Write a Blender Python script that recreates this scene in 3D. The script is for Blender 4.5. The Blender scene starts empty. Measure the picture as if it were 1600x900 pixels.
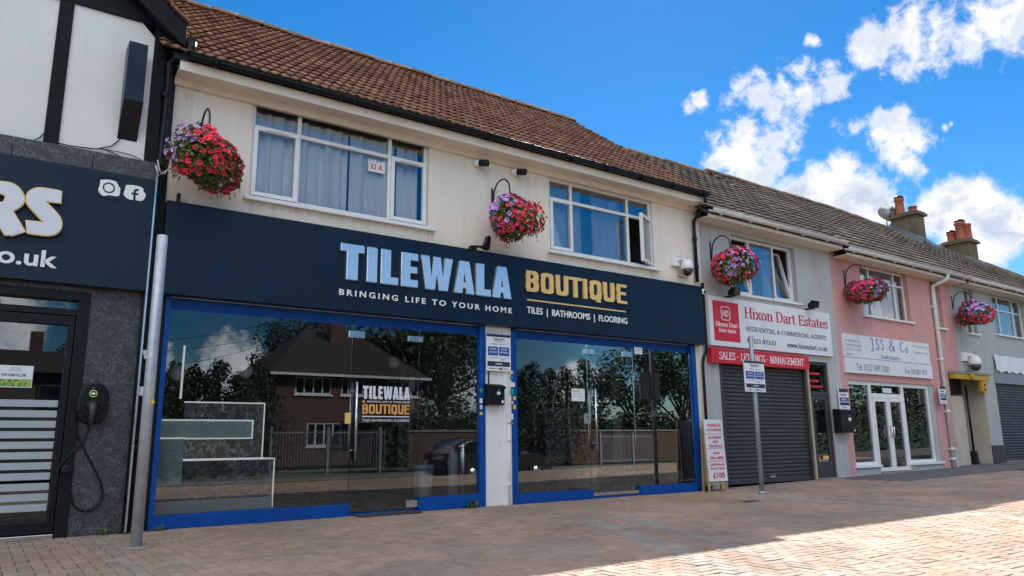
import bpy, bmesh, math, random
from math import radians, sin, cos, pi, sqrt
from mathutils import Vector, Matrix
random.seed(11)
S = bpy.context.scene
COL = S.collection
# ------------------------------------------------------------------ camera
CAM = Vector((0.0, -9.4347, 0.95))
YAW, PITCH, ROLL = radians(35.561), radians(11.52), radians(-0.5996)
FPX = 1163.375                                   # focal length in pixels of a 1600 px wide frame
_F = Vector((sin(YAW)*cos(PITCH), cos(YAW)*cos(PITCH), sin(PITCH)))
_R = Vector((cos(YAW), -sin(YAW), 0)); _U = _R.cross(_F)
_R2 = _R*cos(ROLL)+_U*sin(ROLL); _U2 = -_R*sin(ROLL)+_U*cos(ROLL)
cd = bpy.data.cameras.new('camera'); cam = bpy.data.objects.new('camera', cd); COL.objects.link(cam)
cd.sensor_width = 36.0; cd.lens = FPX/1600*36; cd.clip_end = 3000; cd.clip_start = 0.05
m4 = Matrix((_R2, _U2, -_F)).transposed().to_4x4(); m4.translation = CAM
cam.matrix_world = m4
S.camera = cam
def ray(px, py):
    return (_F*FPX+_R2*(px-800)-_U2*(py-450)).normalized()
def at(px, py, y=0.0):                            # point of the vertical plane y seen at a photo pixel (used for measuring)
    d = ray(px, py); return CAM+d*((y-CAM.y)/d.y)
def gnd(px, py, z=0.0):
    d = ray(px, py); return CAM+d*((z-CAM.z)/d.z)
def mir(px, py, Y):                               # a thing across the street that is seen mirrored in the shop glass
    p = at(px, py, Y); return Vector((p.x, -p.y, p.z))
# ------------------------------------------------------------------ sky and sun
SUN_AZ, SUN_EL = radians(47), radians(40.4)
W = bpy.data.worlds.new('World'); S.world = W; W.use_nodes = True
SKY_STRENGTH, SUN_STRENGTH, EXPOSURE = 0.15, 2.15, 2.2
sd = bpy.data.lights.new('sun', 'SUN'); sd.energy = SUN_STRENGTH; sd.angle = radians(0.5); sd.color = (1, .94, .85)
so = bpy.data.objects.new('sun', sd); COL.objects.link(so); so.location = (20, 20, 40)
sundir = Vector((sin(SUN_AZ)*cos(SUN_EL), cos(SUN_AZ)*cos(SUN_EL), sin(SUN_EL)))
so.rotation_euler = sundir.to_track_quat('Z', 'Y').to_euler()
S.view_settings.view_transform = 'Standard'; S.view_settings.look = 'None'
S.view_settings.exposure = EXPOSURE; S.view_settings.gamma = 1; S.view_settings.use_curve_mapping = False
S.render.engine = 'CYCLES'
S.cycles.use_denoising = True
S.cycles.max_bounces = 8; S.cycles.transparent_max_bounces = 16; S.cycles.glossy_bounces = 4; S.cycles.diffuse_bounces = 4
S.cycles.caustics_reflective = False; S.cycles.caustics_refractive = False
S.cycles.sample_clamp_indirect = 6

def sky_nodes():
    nt = W.node_tree; N = nt.nodes; L = nt.links
    bg = N['Background']; bg.inputs[1].default_value = SKY_STRENGTH
    sky = N.new('ShaderNodeTexSky'); sky.sky_type = 'NISHITA'; sky.sun_disc = False
    sky.sun_elevation = SUN_EL; sky.sun_rotation = SUN_AZ
    sky.air_density = 1.0; sky.dust_density = 0.03; sky.ozone_density = 3.6; sky.altitude = 100
    hs = N.new('ShaderNodeHueSaturation'); hs.inputs['Saturation'].default_value = SKY_SAT; HS = hs; hs.inputs['Value'].default_value = SKY_VAL
    L.new(sky.outputs[0], hs.inputs['Color'])
    tc = N.new('ShaderNodeTexCoord'); D = tc.outputs['Generated']
    def math_(op, a, b=None, c=None):
        n = N.new('ShaderNodeMath'); n.operation = op
        for i, v in enumerate((a, b, c)):
            if v is None: continue
            if isinstance(v, (int, float)): n.inputs[i].default_value = v
            else: L.new(v, n.inputs[i])
        return n.outputs[0]
    def noise(scale, detail, rough=.55, dist=0.0):
        n = N.new('ShaderNodeTexNoise'); n.inputs['Scale'].default_value = scale; n.inputs['Detail'].default_value = detail
        n.inputs['Roughness'].default_value = rough; n.inputs['Distortion'].default_value = dist
        L.new(D, n.inputs['Vector']); return n.outputs['Fac']
    big = noise(15, 3, .5, .4); fine = noise(62, 7, .62, .25)
    # clumps of cumulus: direction and angular radius of each
    def blobs(lst):
        cur = None
        for d, r in lst:
            n = N.new('ShaderNodeVectorMath'); n.operation = 'DISTANCE'; L.new(D, n.inputs[0]); n.inputs[1].default_value = d
            v = math_('MULTIPLY_ADD', n.outputs['Value'], -1.0/r, 1.0)
            cur = v if cur is None else math_('SMOOTH_MAX', cur, v, .25)
        return cur
    k = 1/FPX
    wisp, puff = [], []
    for px, py, r in CLOUD_WISPS: wisp.append((tuple(ray(px, py)), r*k*1.2))
    for px, py, r in CLOUD_PUFFS: puff.append((tuple(ray(px, py)), r*k*1.2))
    for az, el, r in CLOUD_BEHIND_FILL:
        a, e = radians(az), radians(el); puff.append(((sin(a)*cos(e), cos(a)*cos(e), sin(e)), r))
    fld = math_('ADD', math_('MULTIPLY', math_('SUBTRACT', big, .5), 2.2), math_('MULTIPLY', math_('SUBTRACT', fine, .5), 1.9))
    dw = math_('ADD', blobs(wisp), fld)
    dp = math_('ADD', blobs(puff), math_('MULTIPLY', fld, .5))
    def ramp(v, a, b):
        n = N.new('ShaderNodeMapRange'); n.interpolation_type = 'SMOOTHSTEP'; L.new(v, n.inputs[0])
        n.inputs[1].default_value = a; n.inputs[2].default_value = b; return n.outputs[0]
    aw = ramp(dw, .06, .95); ap = ramp(dp, .10, .62)
    alpha = math_('MAXIMUM', aw, ap)
    # brightness: thick cloud is white with soft greyer hollows
    shade = noise(17, 6, .6, .5)
    core = math_('MAXIMUM', ramp(dp, .30, .75), math_('MULTIPLY', ramp(dw, .45, 1.0), .7))
    br = math_('SUBTRACT', 1.0, math_('MULTIPLY', core, ramp(shade, .40, .60)))
    mixc = N.new('ShaderNodeMix'); mixc.data_type = 'RGBA'
    L.new(br, mixc.inputs['Factor'])
    c0, c1 = CLOUD_GREY, CLOUD_WHITE
    mixc.inputs[6].default_value = (*c0, 1); mixc.inputs[7].default_value = (*c1, 1)
    # clouds opposite the sun are front-lit; extra brightness added to fill the shaded fronts
    dt = N.new('ShaderNodeVectorMath'); dt.operation = 'DOT_PRODUCT'; L.new(D, dt.inputs[0]); dt.inputs[1].default_value = (-sin(SUN_AZ)*.5, -cos(SUN_AZ), 0)
    # away from the sun the low sky is a deeper blue
    L.new(math_('ADD', math_('MULTIPLY', math_('MAXIMUM', dt.outputs['Value'], 0.0), .38), SKY_SAT), HS.inputs['Saturation'])
    fr = math_('ADD', math_('MULTIPLY', math_('MAXIMUM', dt.outputs['Value'], 0.0), 3.1), 1.0)
    vs = N.new('ShaderNodeVectorMath'); vs.operation = 'SCALE'; L.new(mixc.outputs[2], vs.inputs[0]); L.new(fr, vs.inputs['Scale'])
    mx = N.new('ShaderNodeMix'); mx.data_type = 'RGBA'
    L.new(alpha, mx.inputs['Factor']); L.new(hs.outputs[0], mx.inputs[6]); L.new(vs.outputs[0], mx.inputs[7])
    L.new(mx.outputs[2], bg.inputs[0])
SKY_SAT, SKY_VAL = 1.36, .20
CLOUD_WHITE = (1.53, 1.53, 1.53); CLOUD_GREY = (.90, 1.03, 1.25)
CLOUD_WISPS = [(1375, 62, 30), (1420, 45, 48), (1465, 38, 50), (1510, 55, 34), (1450, 85, 40), (1440, 100, 20), (1555, 28, 34), (1590, 12, 50), (1640, 0, 60), (1345, 80, 16),
    (1262, 60, 10), (1272, 66, 8), (1352, 90, 14), (1074, 168, 14), (1090, 156, 16), (1150, 150, 26), (1185, 148, 30), (1225, 135, 24), (1245, 110, 22), (1262, 145, 26), (1300, 135, 26), (1210, 172, 28),
    (1170, 205, 34), (1205, 215, 40), (1130, 245, 34), (1165, 250, 44), (1185, 275, 34), (1210, 245, 30), (1330, 200, 24), (1370, 205, 32), (1400, 190, 24), (1428, 215, 28), (1400, 232, 30), (1418, 262, 22), (1476, 198, 7), (1486, 194, 6)]
CLOUD_PUFFS = [(1318, 262, 34), (1290, 288, 42), (1250, 308, 40), (1340, 296, 44), (1372, 325, 40), (1215, 325, 28), (1310, 330, 50), (1490, 312, 32), (1530, 316, 34), (1465, 338, 34), (1560, 338, 38), (1515, 350, 54), (1588, 352, 28), (1540, 385, 44), (1450, 330, 22)]
CLOUD_BEHIND_FILL = [(147, 4.5, .045), (152, 5, .05), (158, 4, .06), (165, 5, .06), (172, 5, .06), (180, 7, .09), (139, 4, .045), (190, 10, .14), (205, 12, .18), (225, 14, .2), (250, 16, .22), (285, 18, .22),
    (128, 24, .09), (118, 9, .10), (165, 55, .46), (200, 42, .42), (240, 45, .42), (120, 66, .36), (275, 50, .4), (320, 40, .3), (95, 55, .3), (200, 75, .4), (300, 75, .3)]  # the high ones are unseen clouds, added as white fill for the shade
sky_nodes()

# ------------------------------------------------------------------ helpers: materials
MATS = {}
def mat(name, base, rough=.6, var=.06, scale=3.0, bump=0.0, bscale=60.0, metal=0.0, spec=.5, streak=0.0, emit=None, rnd=0.0, coat=0.0, alt=None, altscale=8, spots=0.0, stains=(), gum=0.0):
    """procedural paint / plaster / metal; var = broad tone change, streak = vertical dirt runs, rnd = tone change per piece, alt = second colour in patches"""
    if name in MATS: return MATS[name]
    m = bpy.data.materials.new(name); m.use_nodes = True; MATS[name] = m
    nt = m.node_tree; N = nt.nodes; L = nt.links; b = N['Principled BSDF']
    b.inputs['Roughness'].default_value = rough; b.inputs['Metallic'].default_value = metal
    b.inputs['Specular IOR Level'].default_value = spec; b.inputs['Coat Weight'].default_value = coat
    tc = N.new('ShaderNodeTexCoord'); P = tc.outputs['Object']
    def tex(scale, detail=4, sx=None):
        n = N.new('ShaderNodeTexNoise'); n.inputs['Scale'].default_value = scale; n.inputs['Detail'].default_value = detail
        if sx:
            mp = N.new('ShaderNodeMapping'); mp.inputs['Scale'].default_value = sx; L.new(P, mp.inputs[0]); L.new(mp.outputs[0], n.inputs['Vector'])
        else: L.new(P, n.inputs['Vector'])
        return n.outputs['Fac']
    def rng(v, a, b_, c, d):
        n = N.new('ShaderNodeMapRange'); L.new(v, n.inputs[0])
        for i, x in enumerate((a, b_, c, d)): n.inputs[i+1].default_value = x
        return n.outputs[0]
    def mul(a, v):
        n = N.new('ShaderNodeMix'); n.data_type = 'RGBA'; n.blend_type = 'MULTIPLY'; n.inputs[0].default_value = 1
        L.new(a, n.inputs[6]); L.new(v, n.inputs[7]); return n.outputs[2]
    rgb = N.new('ShaderNodeRGB'); rgb.outputs[0].default_value = (*base, 1); c = rgb.outputs[0]
    if alt:
        mx = N.new('ShaderNodeMix'); mx.data_type = 'RGBA'; L.new(rng(tex(altscale, 5), .42, .62, 0, 1), mx.inputs[0])
        L.new(c, mx.inputs[6]); mx.inputs[7].default_value = (*alt, 1); c = mx.outputs[2]
    if var: c = mul(c, rng(tex(scale, 6), .25, .75, 1-var, 1+var))
    if streak: c = mul(c, rng(tex(1.6, 9, (4.0, 4.0, .4)), .55, .78, 1, 1-streak))
    if spots: c = mul(c, rng(tex(scale*5, 8), .6, .72, 1, 1-spots))
    if stains or gum:
        sp = N.new('ShaderNodeSeparateXYZ'); L.new(P, sp.inputs[0])
        def mth(op, a, b_):
            n = N.new('ShaderNodeMath'); n.operation = op
            for i, v in enumerate((a, b_)):
                if isinstance(v, (int, float)): n.inputs[i].default_value = v
                else: L.new(v, n.inputs[i])
            return n.outputs[0]
    if stains:                                     # rain runs hanging from sills and gutter joints: centre, half width, top, length, depth
        runs = rng(tex(3.1, 7, (5.5, 1, .22)), .38, .66, 0, 1); tot = None
        for xc, hw, zt, ln, dp in stains:
            mx_ = rng(mth('ABSOLUTE', mth('SUBTRACT', sp.outputs[0], xc), 0), hw*.6, hw, 1, 0); mz = mth('MULTIPLY', rng(sp.outputs[2], zt-ln, zt, 0, 1), rng(sp.outputs[2], zt, zt+.01, 1, 0))
            v = mth('MULTIPLY', mth('MULTIPLY', mx_, mz), mth('MULTIPLY', runs, dp)); tot = v if tot is None else mth('MAXIMUM', tot, v)
        mx2 = N.new('ShaderNodeMix'); mx2.data_type = 'RGBA'; L.new(tot, mx2.inputs[0]); L.new(c, mx2.inputs[6]); mx2.inputs[7].default_value = (base[0]*.42, base[1]*.40, base[2]*.36, 1); c = mx2.outputs[2]
    if gum:
        vo = N.new('ShaderNodeTexVoronoi'); vo.inputs['Scale'].default_value = 2.6; L.new(P, vo.inputs['Vector'])
        mx2 = N.new('ShaderNodeMix'); mx2.data_type = 'RGBA'; L.new(rng(vo.outputs['Distance'], .05, .075, gum, 0), mx2.inputs[0]); L.new(c, mx2.inputs[6]); mx2.inputs[7].default_value = (.09, .08, .07, 1); c = mx2.outputs[2]
        c = mul(c, rng(tex(.45, 7), .42, .64, 1.05, .86))
    if rnd:
        at_ = N.new('ShaderNodeAttribute'); at_.attribute_name = 'rnd'
        c = mul(c, rng(at_.outputs['Fac'], 0, 1, 1-rnd, 1+rnd))
    L.new(c, b.inputs['Base Color'])
    rr = rng(tex(scale*2.3, 5), .3, .7, max(0, rough-.08), min(1, rough+.08)); L.new(rr, b.inputs['Roughness'])
    if bump:
        bp = N.new('ShaderNodeBump'); bp.inputs['Strength'].default_value = bump; bp.inputs['Distance'].default_value = .01
        L.new(tex(bscale, 6), bp.inputs['Height']); L.new(bp.outputs[0], b.inputs['Normal'])
    if emit:
        b.inputs['Emission Color'].default_value = (*emit[:3], 1); b.inputs['Emission Strength'].default_value = emit[3]
    return m
def glass(name, refl, tint, bumpy=.0):
    if name in MATS: return MATS[name]
    m = bpy.data.materials.new(name); m.use_nodes = True; MATS[name] = m
    nt = m.node_tree; N = nt.nodes; L = nt.links; N.remove(N['Principled BSDF']); out = N['Material Output']
    t = N.new('ShaderNodeBsdfTransparent'); t.inputs[0].default_value = (*tint, 1)
    g = N.new('ShaderNodeBsdfGlossy'); g.inputs['Roughness'].default_value = 0.0; g.inputs['Color'].default_value = (.95, .97, 1, 1)
    f = N.new('ShaderNodeFresnel'); f.inputs[0].default_value = 1.5
    a = N.new('ShaderNodeMath'); a.operation = 'MULTIPLY_ADD'; a.use_clamp = True; L.new(f.outputs[0], a.inputs[0]); a.inputs[1].default_value = .8; a.inputs[2].default_value = refl
    if bumpy:
        tc = N.new('ShaderNodeTexCoord'); n = N.new('ShaderNodeTexNoise'); n.inputs['Scale'].default_value = 1.3; n.inputs['Detail'].default_value = 1
        L.new(tc.outputs['Object'], n.inputs['Vector'])
        bp = N.new('ShaderNodeBump'); bp.inputs['Strength'].default_value = bumpy; bp.inputs['Distance'].default_value = .02
        L.new(n.outputs['Fac'], bp.inputs['Height']); L.new(bp.outputs[0], g.inputs['Normal'])
    x = N.new('ShaderNodeMixShader'); L.new(a.outputs[0], x.inputs[0]); L.new(t.outputs[0], x.inputs[1]); L.new(g.outputs[0], x.inputs[2])
    L.new(x.outputs[0], out.inputs['Surface']); return m

M = dict(
    cream=mat('cream_render', (.82, .745, .645), .75, .06, 1.2, .35, 90, streak=.12, spots=.06, stains=[(2.75, .22, 4.02, .34, .55), (5.2, .16, 4.02, .3, .6), (4.0, 1.2, 4.02, .14, .35), (9.9, .2, 3.99, .28, .6), (7.6, .15, 3.99, .25, .5), (8.8, 1.1, 3.99, .12, .35), (6.3, .05, 5.3, 1.2, .35), (10.95, .12, 5.3, 1.5, .4), (1.75, .14, 5.3, 1.2, .4), (7.1, .06, 5.3, .7, .3)]),
    creamtrim=mat('cream_trim', (.78, .71, .6), .55, .05, 3, .05, 40, streak=.12),
    whiterender=mat('white_render', (.80, .78, .76), .8, .05, 1.5, .3, 80, streak=.05),
    timber=mat('black_timber', (.007, .008, .011), .55, .3, 6, .2, 30, spec=.18),
    black=mat('black_plastic', (.008, .009, .011), .4, .2, 5, spec=.25),
    blackiron=mat('black_iron', (.015, .015, .016), .5, .2, 20),
    navy=mat('navy_panel', (.005, .016, .036), .38, .10, 1.0, spec=.3),
    navyleft=mat('slate_navy_panel', (.010, .022, .040), .38, .08, 1.0, spec=.3),
    blue=mat('blue_paint', (.003, .066, .31), .45, .14, 5, .08, 40, spec=.25, streak=.2, spots=.25),
    white=mat('white_plastic', (.82, .82, .82), .35, .04, 4, streak=.08),
    whitepaint=mat('white_paint', (.80, .79, .77), .5, .05, 4, .1, 50, streak=.12),
    greywhite=mat('dirty_white_plastic', (.66, .65, .63), .45, .08, 3, streak=.25),
    greyrender=mat('grey_render', (.46, .48, .475), .8, .07, 1.3, .35, 80, streak=.14, spots=.06, stains=[(14.6, .25, 3.8, .12, .6), (11.5, .25, 5.1, 1.2, .4), (15.3, .3, 5.1, 1.6, .35), (15.6, .15, 2.7, 1.2, .3), (11.45, .15, 2.5, 1.6, .35)]),
    greyrender2=mat('pale_grey_render', (.43, .46, .45), .8, .07, 1.3, .35, 80, streak=.16, spots=.06),
    pink=mat('pink_render', (.61, .325, .305), .8, .08, 1.4, .35, 80, streak=.12, spots=.05, stains=[(17.2, .25, 3.75, .4, .6), (19.35, .2, 3.75, .45, .6), (18.2, 1.0, 3.75, .15, .35), (21.0, .15, 3.72, .4, .6), (16.2, .2, 5.1, 1.1, .35)]),
    chrome=mat('brushed_steel', (.72, .73, .75), .22, .05, 8, metal=1),
    galv=mat('galvanised_steel', (.50, .52, .56), .42, .18, 9, .08, 60, metal=.4, streak=.25),
    galv2=mat('grey_painted_post', (.33, .36, .41), .45, .12, 9, metal=.4),
    mirror=mat('mirror_steel', (.86, .89, .92), .12, .02, 2, metal=.6),
    silver=mat('silver_trim', (.7, .72, .75), .3, .02, 2, metal=1),
    gold=mat('gold_trim', (.86, .58, .21), .4, .08, 9, metal=.1),
    orange=mat('orange_film', (.75, .36, .10), .5, .04, 9),
    lettergrey=mat('white_acrylic', (.74, .76, .80), .35, .03, 4),
    darkgrey=mat('dark_grey_metal', (.045, .047, .05), .45, .14, 4, streak=.15),
    shutter=mat('shutter_steel', (.065, .067, .07), .42, .16, 3, metal=.3, streak=.2),
    red=mat('red_panel', (.62, .012, .028), .35, .05, 3),
    redtext=mat('red_lettering', (.55, .015, .03), .5, .03, 3),
    inktext=mat('dark_lettering', (.03, .032, .045), .5, .03, 3),
    bluetext=mat('blue_lettering', (.04, .12, .42), .5, .03, 3),
    greytext=mat('faded_lettering', (.30, .34, .42), .5, .03, 3),
    whitetext=mat('white_lettering', (.86, .86, .86), .45, .02, 3),
    signwhite=mat('sign_white', (.76, .78, .80), .4, .04, 2, streak=.12),
    notice=mat('notice_white', (.78, .79, .80), .4, .03, 6),
    noticeblue=mat('notice_blue', (.025, .085, .34), .45, .05, 6),
    noticenavy=mat('notice_navy', (.02, .035, .07), .45, .05, 6),
    yellow=mat('yellow_paint', (.52, .31, .02), .45, .08, 5, .05, 40, streak=.2),
    creamdoor=mat('cream_door', (.58, .50, .40), .6, .07, 2, .05, 30, streak=.15),
    wood=mat('pale_wood', (.45, .29, .12), .6, .2, 12, .1, 50),
    curtain=mat('white_curtain', (.93, .93, .93), .9, .03, 3),
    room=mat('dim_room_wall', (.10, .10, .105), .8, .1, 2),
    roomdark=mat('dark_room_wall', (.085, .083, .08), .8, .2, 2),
    floorint=mat('shop_floor_tile', (.34, .335, .32), .25, .1, 2),
    palepanel=mat('pale_green_panel', (.42, .52, .50), .3, .08, 2),
    stoneslab=mat('swirled_stone', (.09, .085, .08), .25, .3, 3, alt=(.24, .26, .29), altscale=7),
    paleslab=mat('pale_display_slab', (.55, .55, .54), .3, .10, 2, alt=(.5, .49, .47), altscale=2),
    binrim=mat('blue_bin_rim', (.16, .30, .48), .5, .05, 5), bingrey=mat('grey_bin', (.34, .35, .36), .4, .08, 5),
    lead=mat('lead_flashing', (.10, .115, .135), .5, .15, 6),
    chim=mat('weathered_chimney', (.155, .115, .068), .9, .28, 3, .5, 40, streak=.35, spots=.2),
    terracotta=mat('terracotta', (.36, .10, .052), .7, .15, 8, .1, 40),
    dish=mat('dish_grey', (.30, .31, .33), .5, .06, 5),
    soil=mat('basket_liner', (.05, .035, .02), .9, .3, 20, .4, 40),
    leaf=mat('basket_leaf', (.085, .13, .025), .55, .2, 12, rnd=.55),
    weed=mat('weed_leaf', (.08, .13, .03), .6, .25, 20, rnd=.4),
    petal_red=mat('red_petal', (.90, .035, .07), .55, .15, 12, rnd=.35),
    petal_pink=mat('pink_petal', (.88, .055, .21), .55, .15, 12, rnd=.35),
    petal_lilac=mat('lilac_petal', (.52, .30, .66), .55, .15, 12, rnd=.35),
    eye=mat('petal_throat', (.20, .01, .05), .7, 0, 3),
    foil=mat('foliage', (.032, .055, .018), .6, .3, 1.5, rnd=.5), bark=mat('bark', (.10, .07, .045), .9, .3, 8, .4, 30),
    foilpine=mat('pine_foliage', (.022, .042, .020), .6, .3, 1.5, rnd=.5),
    brickh=None, asphalt=mat('asphalt', (.06, .06, .062), .85, .18, 1.2, .4, 120, spots=.1), asphalt2=mat('worn_asphalt', (.13, .125, .125), .85, .16, 1.5, .4, 120, spots=.12),
    concrete=mat('concrete', (.30, .26, .225), .85, .14, 2, .3, 80, spots=.15), earth=mat('grass_verge', (.06, .09, .03), .9, .3, 1, .4, 50),
    joint=mat('jointing_sand', (.085, .068, .055), .95, .25, 4, .5, 90),
    paver=mat('red_block_paver', (.385, .262, .192), .85, .16, .8, .35, 130, rnd=.12, spots=.16, alt=(.36, .26, .195), altscale=.9, gum=.55),
    pavergrey=mat('grey_block_paver', (.34, .29, .24), .82, .13, .8, .35, 130, rnd=.16, spots=.12, gum=.5),
    paverbuff=mat('buff_block_paver', (.36, .26, .15), .82, .13, .8, .35, 130, rnd=.2, spots=.12),
    tilered=mat('brown_red_tile', (.25, .125, .085), .9, .12, .9, .2, 70, rnd=.32, alt=(.33, .19, .135), altscale=26, spots=.25, spec=0),
    tilegrey=mat('grey_brown_tile', (.40, .325, .27), .9, .14, .8, .12, 70, rnd=.24, alt=(.31, .255, .215), altscale=2.5, spots=.1, spec=0),
    ridge=mat('ridge_tile', (.30, .21, .15), .9, .2, 2, .3, 60, rnd=.25, spots=.2, spec=0),
    rubber=mat('rubber_mat', (.05, .04, .035), .9, .3, 8, .3, 60),
    carpaint=mat('black_car_paint', (.022, .024, .030), .2, .05, 3, coat=1), carglass=mat('car_glass', (.01, .012, .014), .08, 0, 1), tyre=mat('tyre', (.015, .015, .015), .8, .2, 9),
    lamp=mat('lamp_lens', (.7, .72, .75), .15, .02, 3), led=mat('led_edge', (.8, .8, .8), .3, 0, 3, emit=(1, .97, .92, .10)), dome=mat('smoked_dome', (.01, .01, .012), .06, 0, 1, coat=1),
    grn=mat('charger_green', (.25, .5, .08), .4, .0, 3, emit=(.5, 1, .1, .06)), greenpic=mat('green_picture', (.10, .30, .06), .5, .3, 30, alt=(.5, .45, .08), altscale=30),
    frost=mat('frosted_film', (.40, .44, .46), .5, .05, 3), teal=mat('teal_sticker', (.03, .32, .20), .5), ylw=mat('yellow_sticker', (.75, .55, .03), .5),
    stone2=mat('far_render', (.09, .08, .075), .8, .06, 1),
)
GL_SHOP = glass('shop_glass', .03, (.86, .90, .90), .0)
GL_DOOR = glass('door_glass', .022, (.84, .88, .88), .0)
GL_WIN = glass('window_glass', .065, (.985, .99, .995), .02)
GL_FAR = glass('far_window_glass', .10, (.7, .74, .76), .02)

def brick_mat(name, c1, c2, mortar, sx=1.0):
    m = bpy.data.materials.new(name); m.use_nodes = True; nt = m.node_tree; N = nt.nodes; L = nt.links; b = N['Principled BSDF']; b.inputs['Roughness'].default_value = .85
    tc = N.new('ShaderNodeTexCoord'); sp = N.new('ShaderNodeSeparateXYZ'); L.new(tc.outputs['Object'], sp.inputs[0])
    ad = N.new('ShaderNodeMath'); L.new(sp.outputs[0], ad.inputs[0]); L.new(sp.outputs[1], ad.inputs[1])
    cb = N.new('ShaderNodeCombineXYZ'); L.new(ad.outputs[0], cb.inputs[0]); L.new(sp.outputs[2], cb.inputs[1])
    t = N.new('ShaderNodeTexBrick'); L.new(cb.outputs[0], t.inputs['Vector']); t.inputs['Scale'].default_value = sx
    t.inputs['Brick Width'].default_value = .225; t.inputs['Row Height'].default_value = .075; t.inputs['Mortar Size'].default_value = .008
    t.inputs['Color1'].default_value = (*c1, 1); t.inputs['Color2'].default_value = (*c2, 1); t.inputs['Mortar'].default_value = (*mortar, 1)
    L.new(t.outputs[0], b.inputs['Base Color']); return m
M['brickh'] = brick_mat('house_brick', (.12, .048, .030), (.09, .038, .024), (.11, .09, .075))
def marble_mat(name='curl_patterned_tile', lo=(.036, .037, .044), hi=(.15, .155, .17), scale=20, rough=.42):
    """dark grey wall tile covered in pale curling scratches"""
    m = bpy.data.materials.new(name); m.use_nodes = True; nt = m.node_tree; N = nt.nodes; L = nt.links; b = N['Principled BSDF']
    tc = N.new('ShaderNodeTexCoord')
    nz = N.new('ShaderNodeTexNoise'); nz.inputs['Scale'].default_value = 9; nz.inputs['Detail'].default_value = 2; L.new(tc.outputs['Object'], nz.inputs['Vector'])
    mx = N.new('ShaderNodeMix'); mx.data_type = 'RGBA'; mx.blend_type = 'LINEAR_LIGHT'; mx.inputs[0].default_value = .16; L.new(tc.outputs['Object'], mx.inputs[6]); L.new(nz.outputs['Color'], mx.inputs[7])
    v = N.new('ShaderNodeTexVoronoi'); v.feature = 'DISTANCE_TO_EDGE'; v.inputs['Scale'].default_value = scale; L.new(mx.outputs[2], v.inputs['Vector'])
    r = N.new('ShaderNodeMapRange'); L.new(v.outputs['Distance'], r.inputs[0]); r.inputs[1].default_value = .0; r.inputs[2].default_value = .10; r.inputs[3].default_value = 1; r.inputs[4].default_value = 0
    n2 = N.new('ShaderNodeTexNoise'); n2.inputs['Scale'].default_value = 11; n2.inputs['Detail'].default_value = 3; L.new(tc.outputs['Object'], n2.inputs['Vector'])
    r2 = N.new('ShaderNodeMapRange'); L.new(n2.outputs['Fac'], r2.inputs[0]); r2.inputs[1].default_value = .30; r2.inputs[2].default_value = .56
    ml = N.new('ShaderNodeMath'); ml.operation = 'MULTIPLY'; L.new(r.outputs[0], ml.inputs[0]); L.new(r2.outputs[0], ml.inputs[1])
    c = N.new('ShaderNodeMix'); c.data_type = 'RGBA'; L.new(ml.outputs[0], c.inputs[0]); c.inputs[6].default_value = (*lo, 1); c.inputs[7].default_value = (*hi, 1)
    L.new(c.outputs[2], b.inputs['Base Color']); b.inputs['Roughness'].default_value = rough
    bp = N.new('ShaderNodeBump'); bp.inputs['Strength'].default_value = .3; bp.inputs['Distance'].default_value = .004; L.new(ml.outputs[0], bp.inputs['Height']); L.new(bp.outputs[0], b.inputs['Normal'])
    return m
M['curl'] = marble_mat(); M['stoneslab'] = marble_mat('swirled_stone_slab', (.085, .08, .075), (.24, .27, .32), 5, .25)

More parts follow.
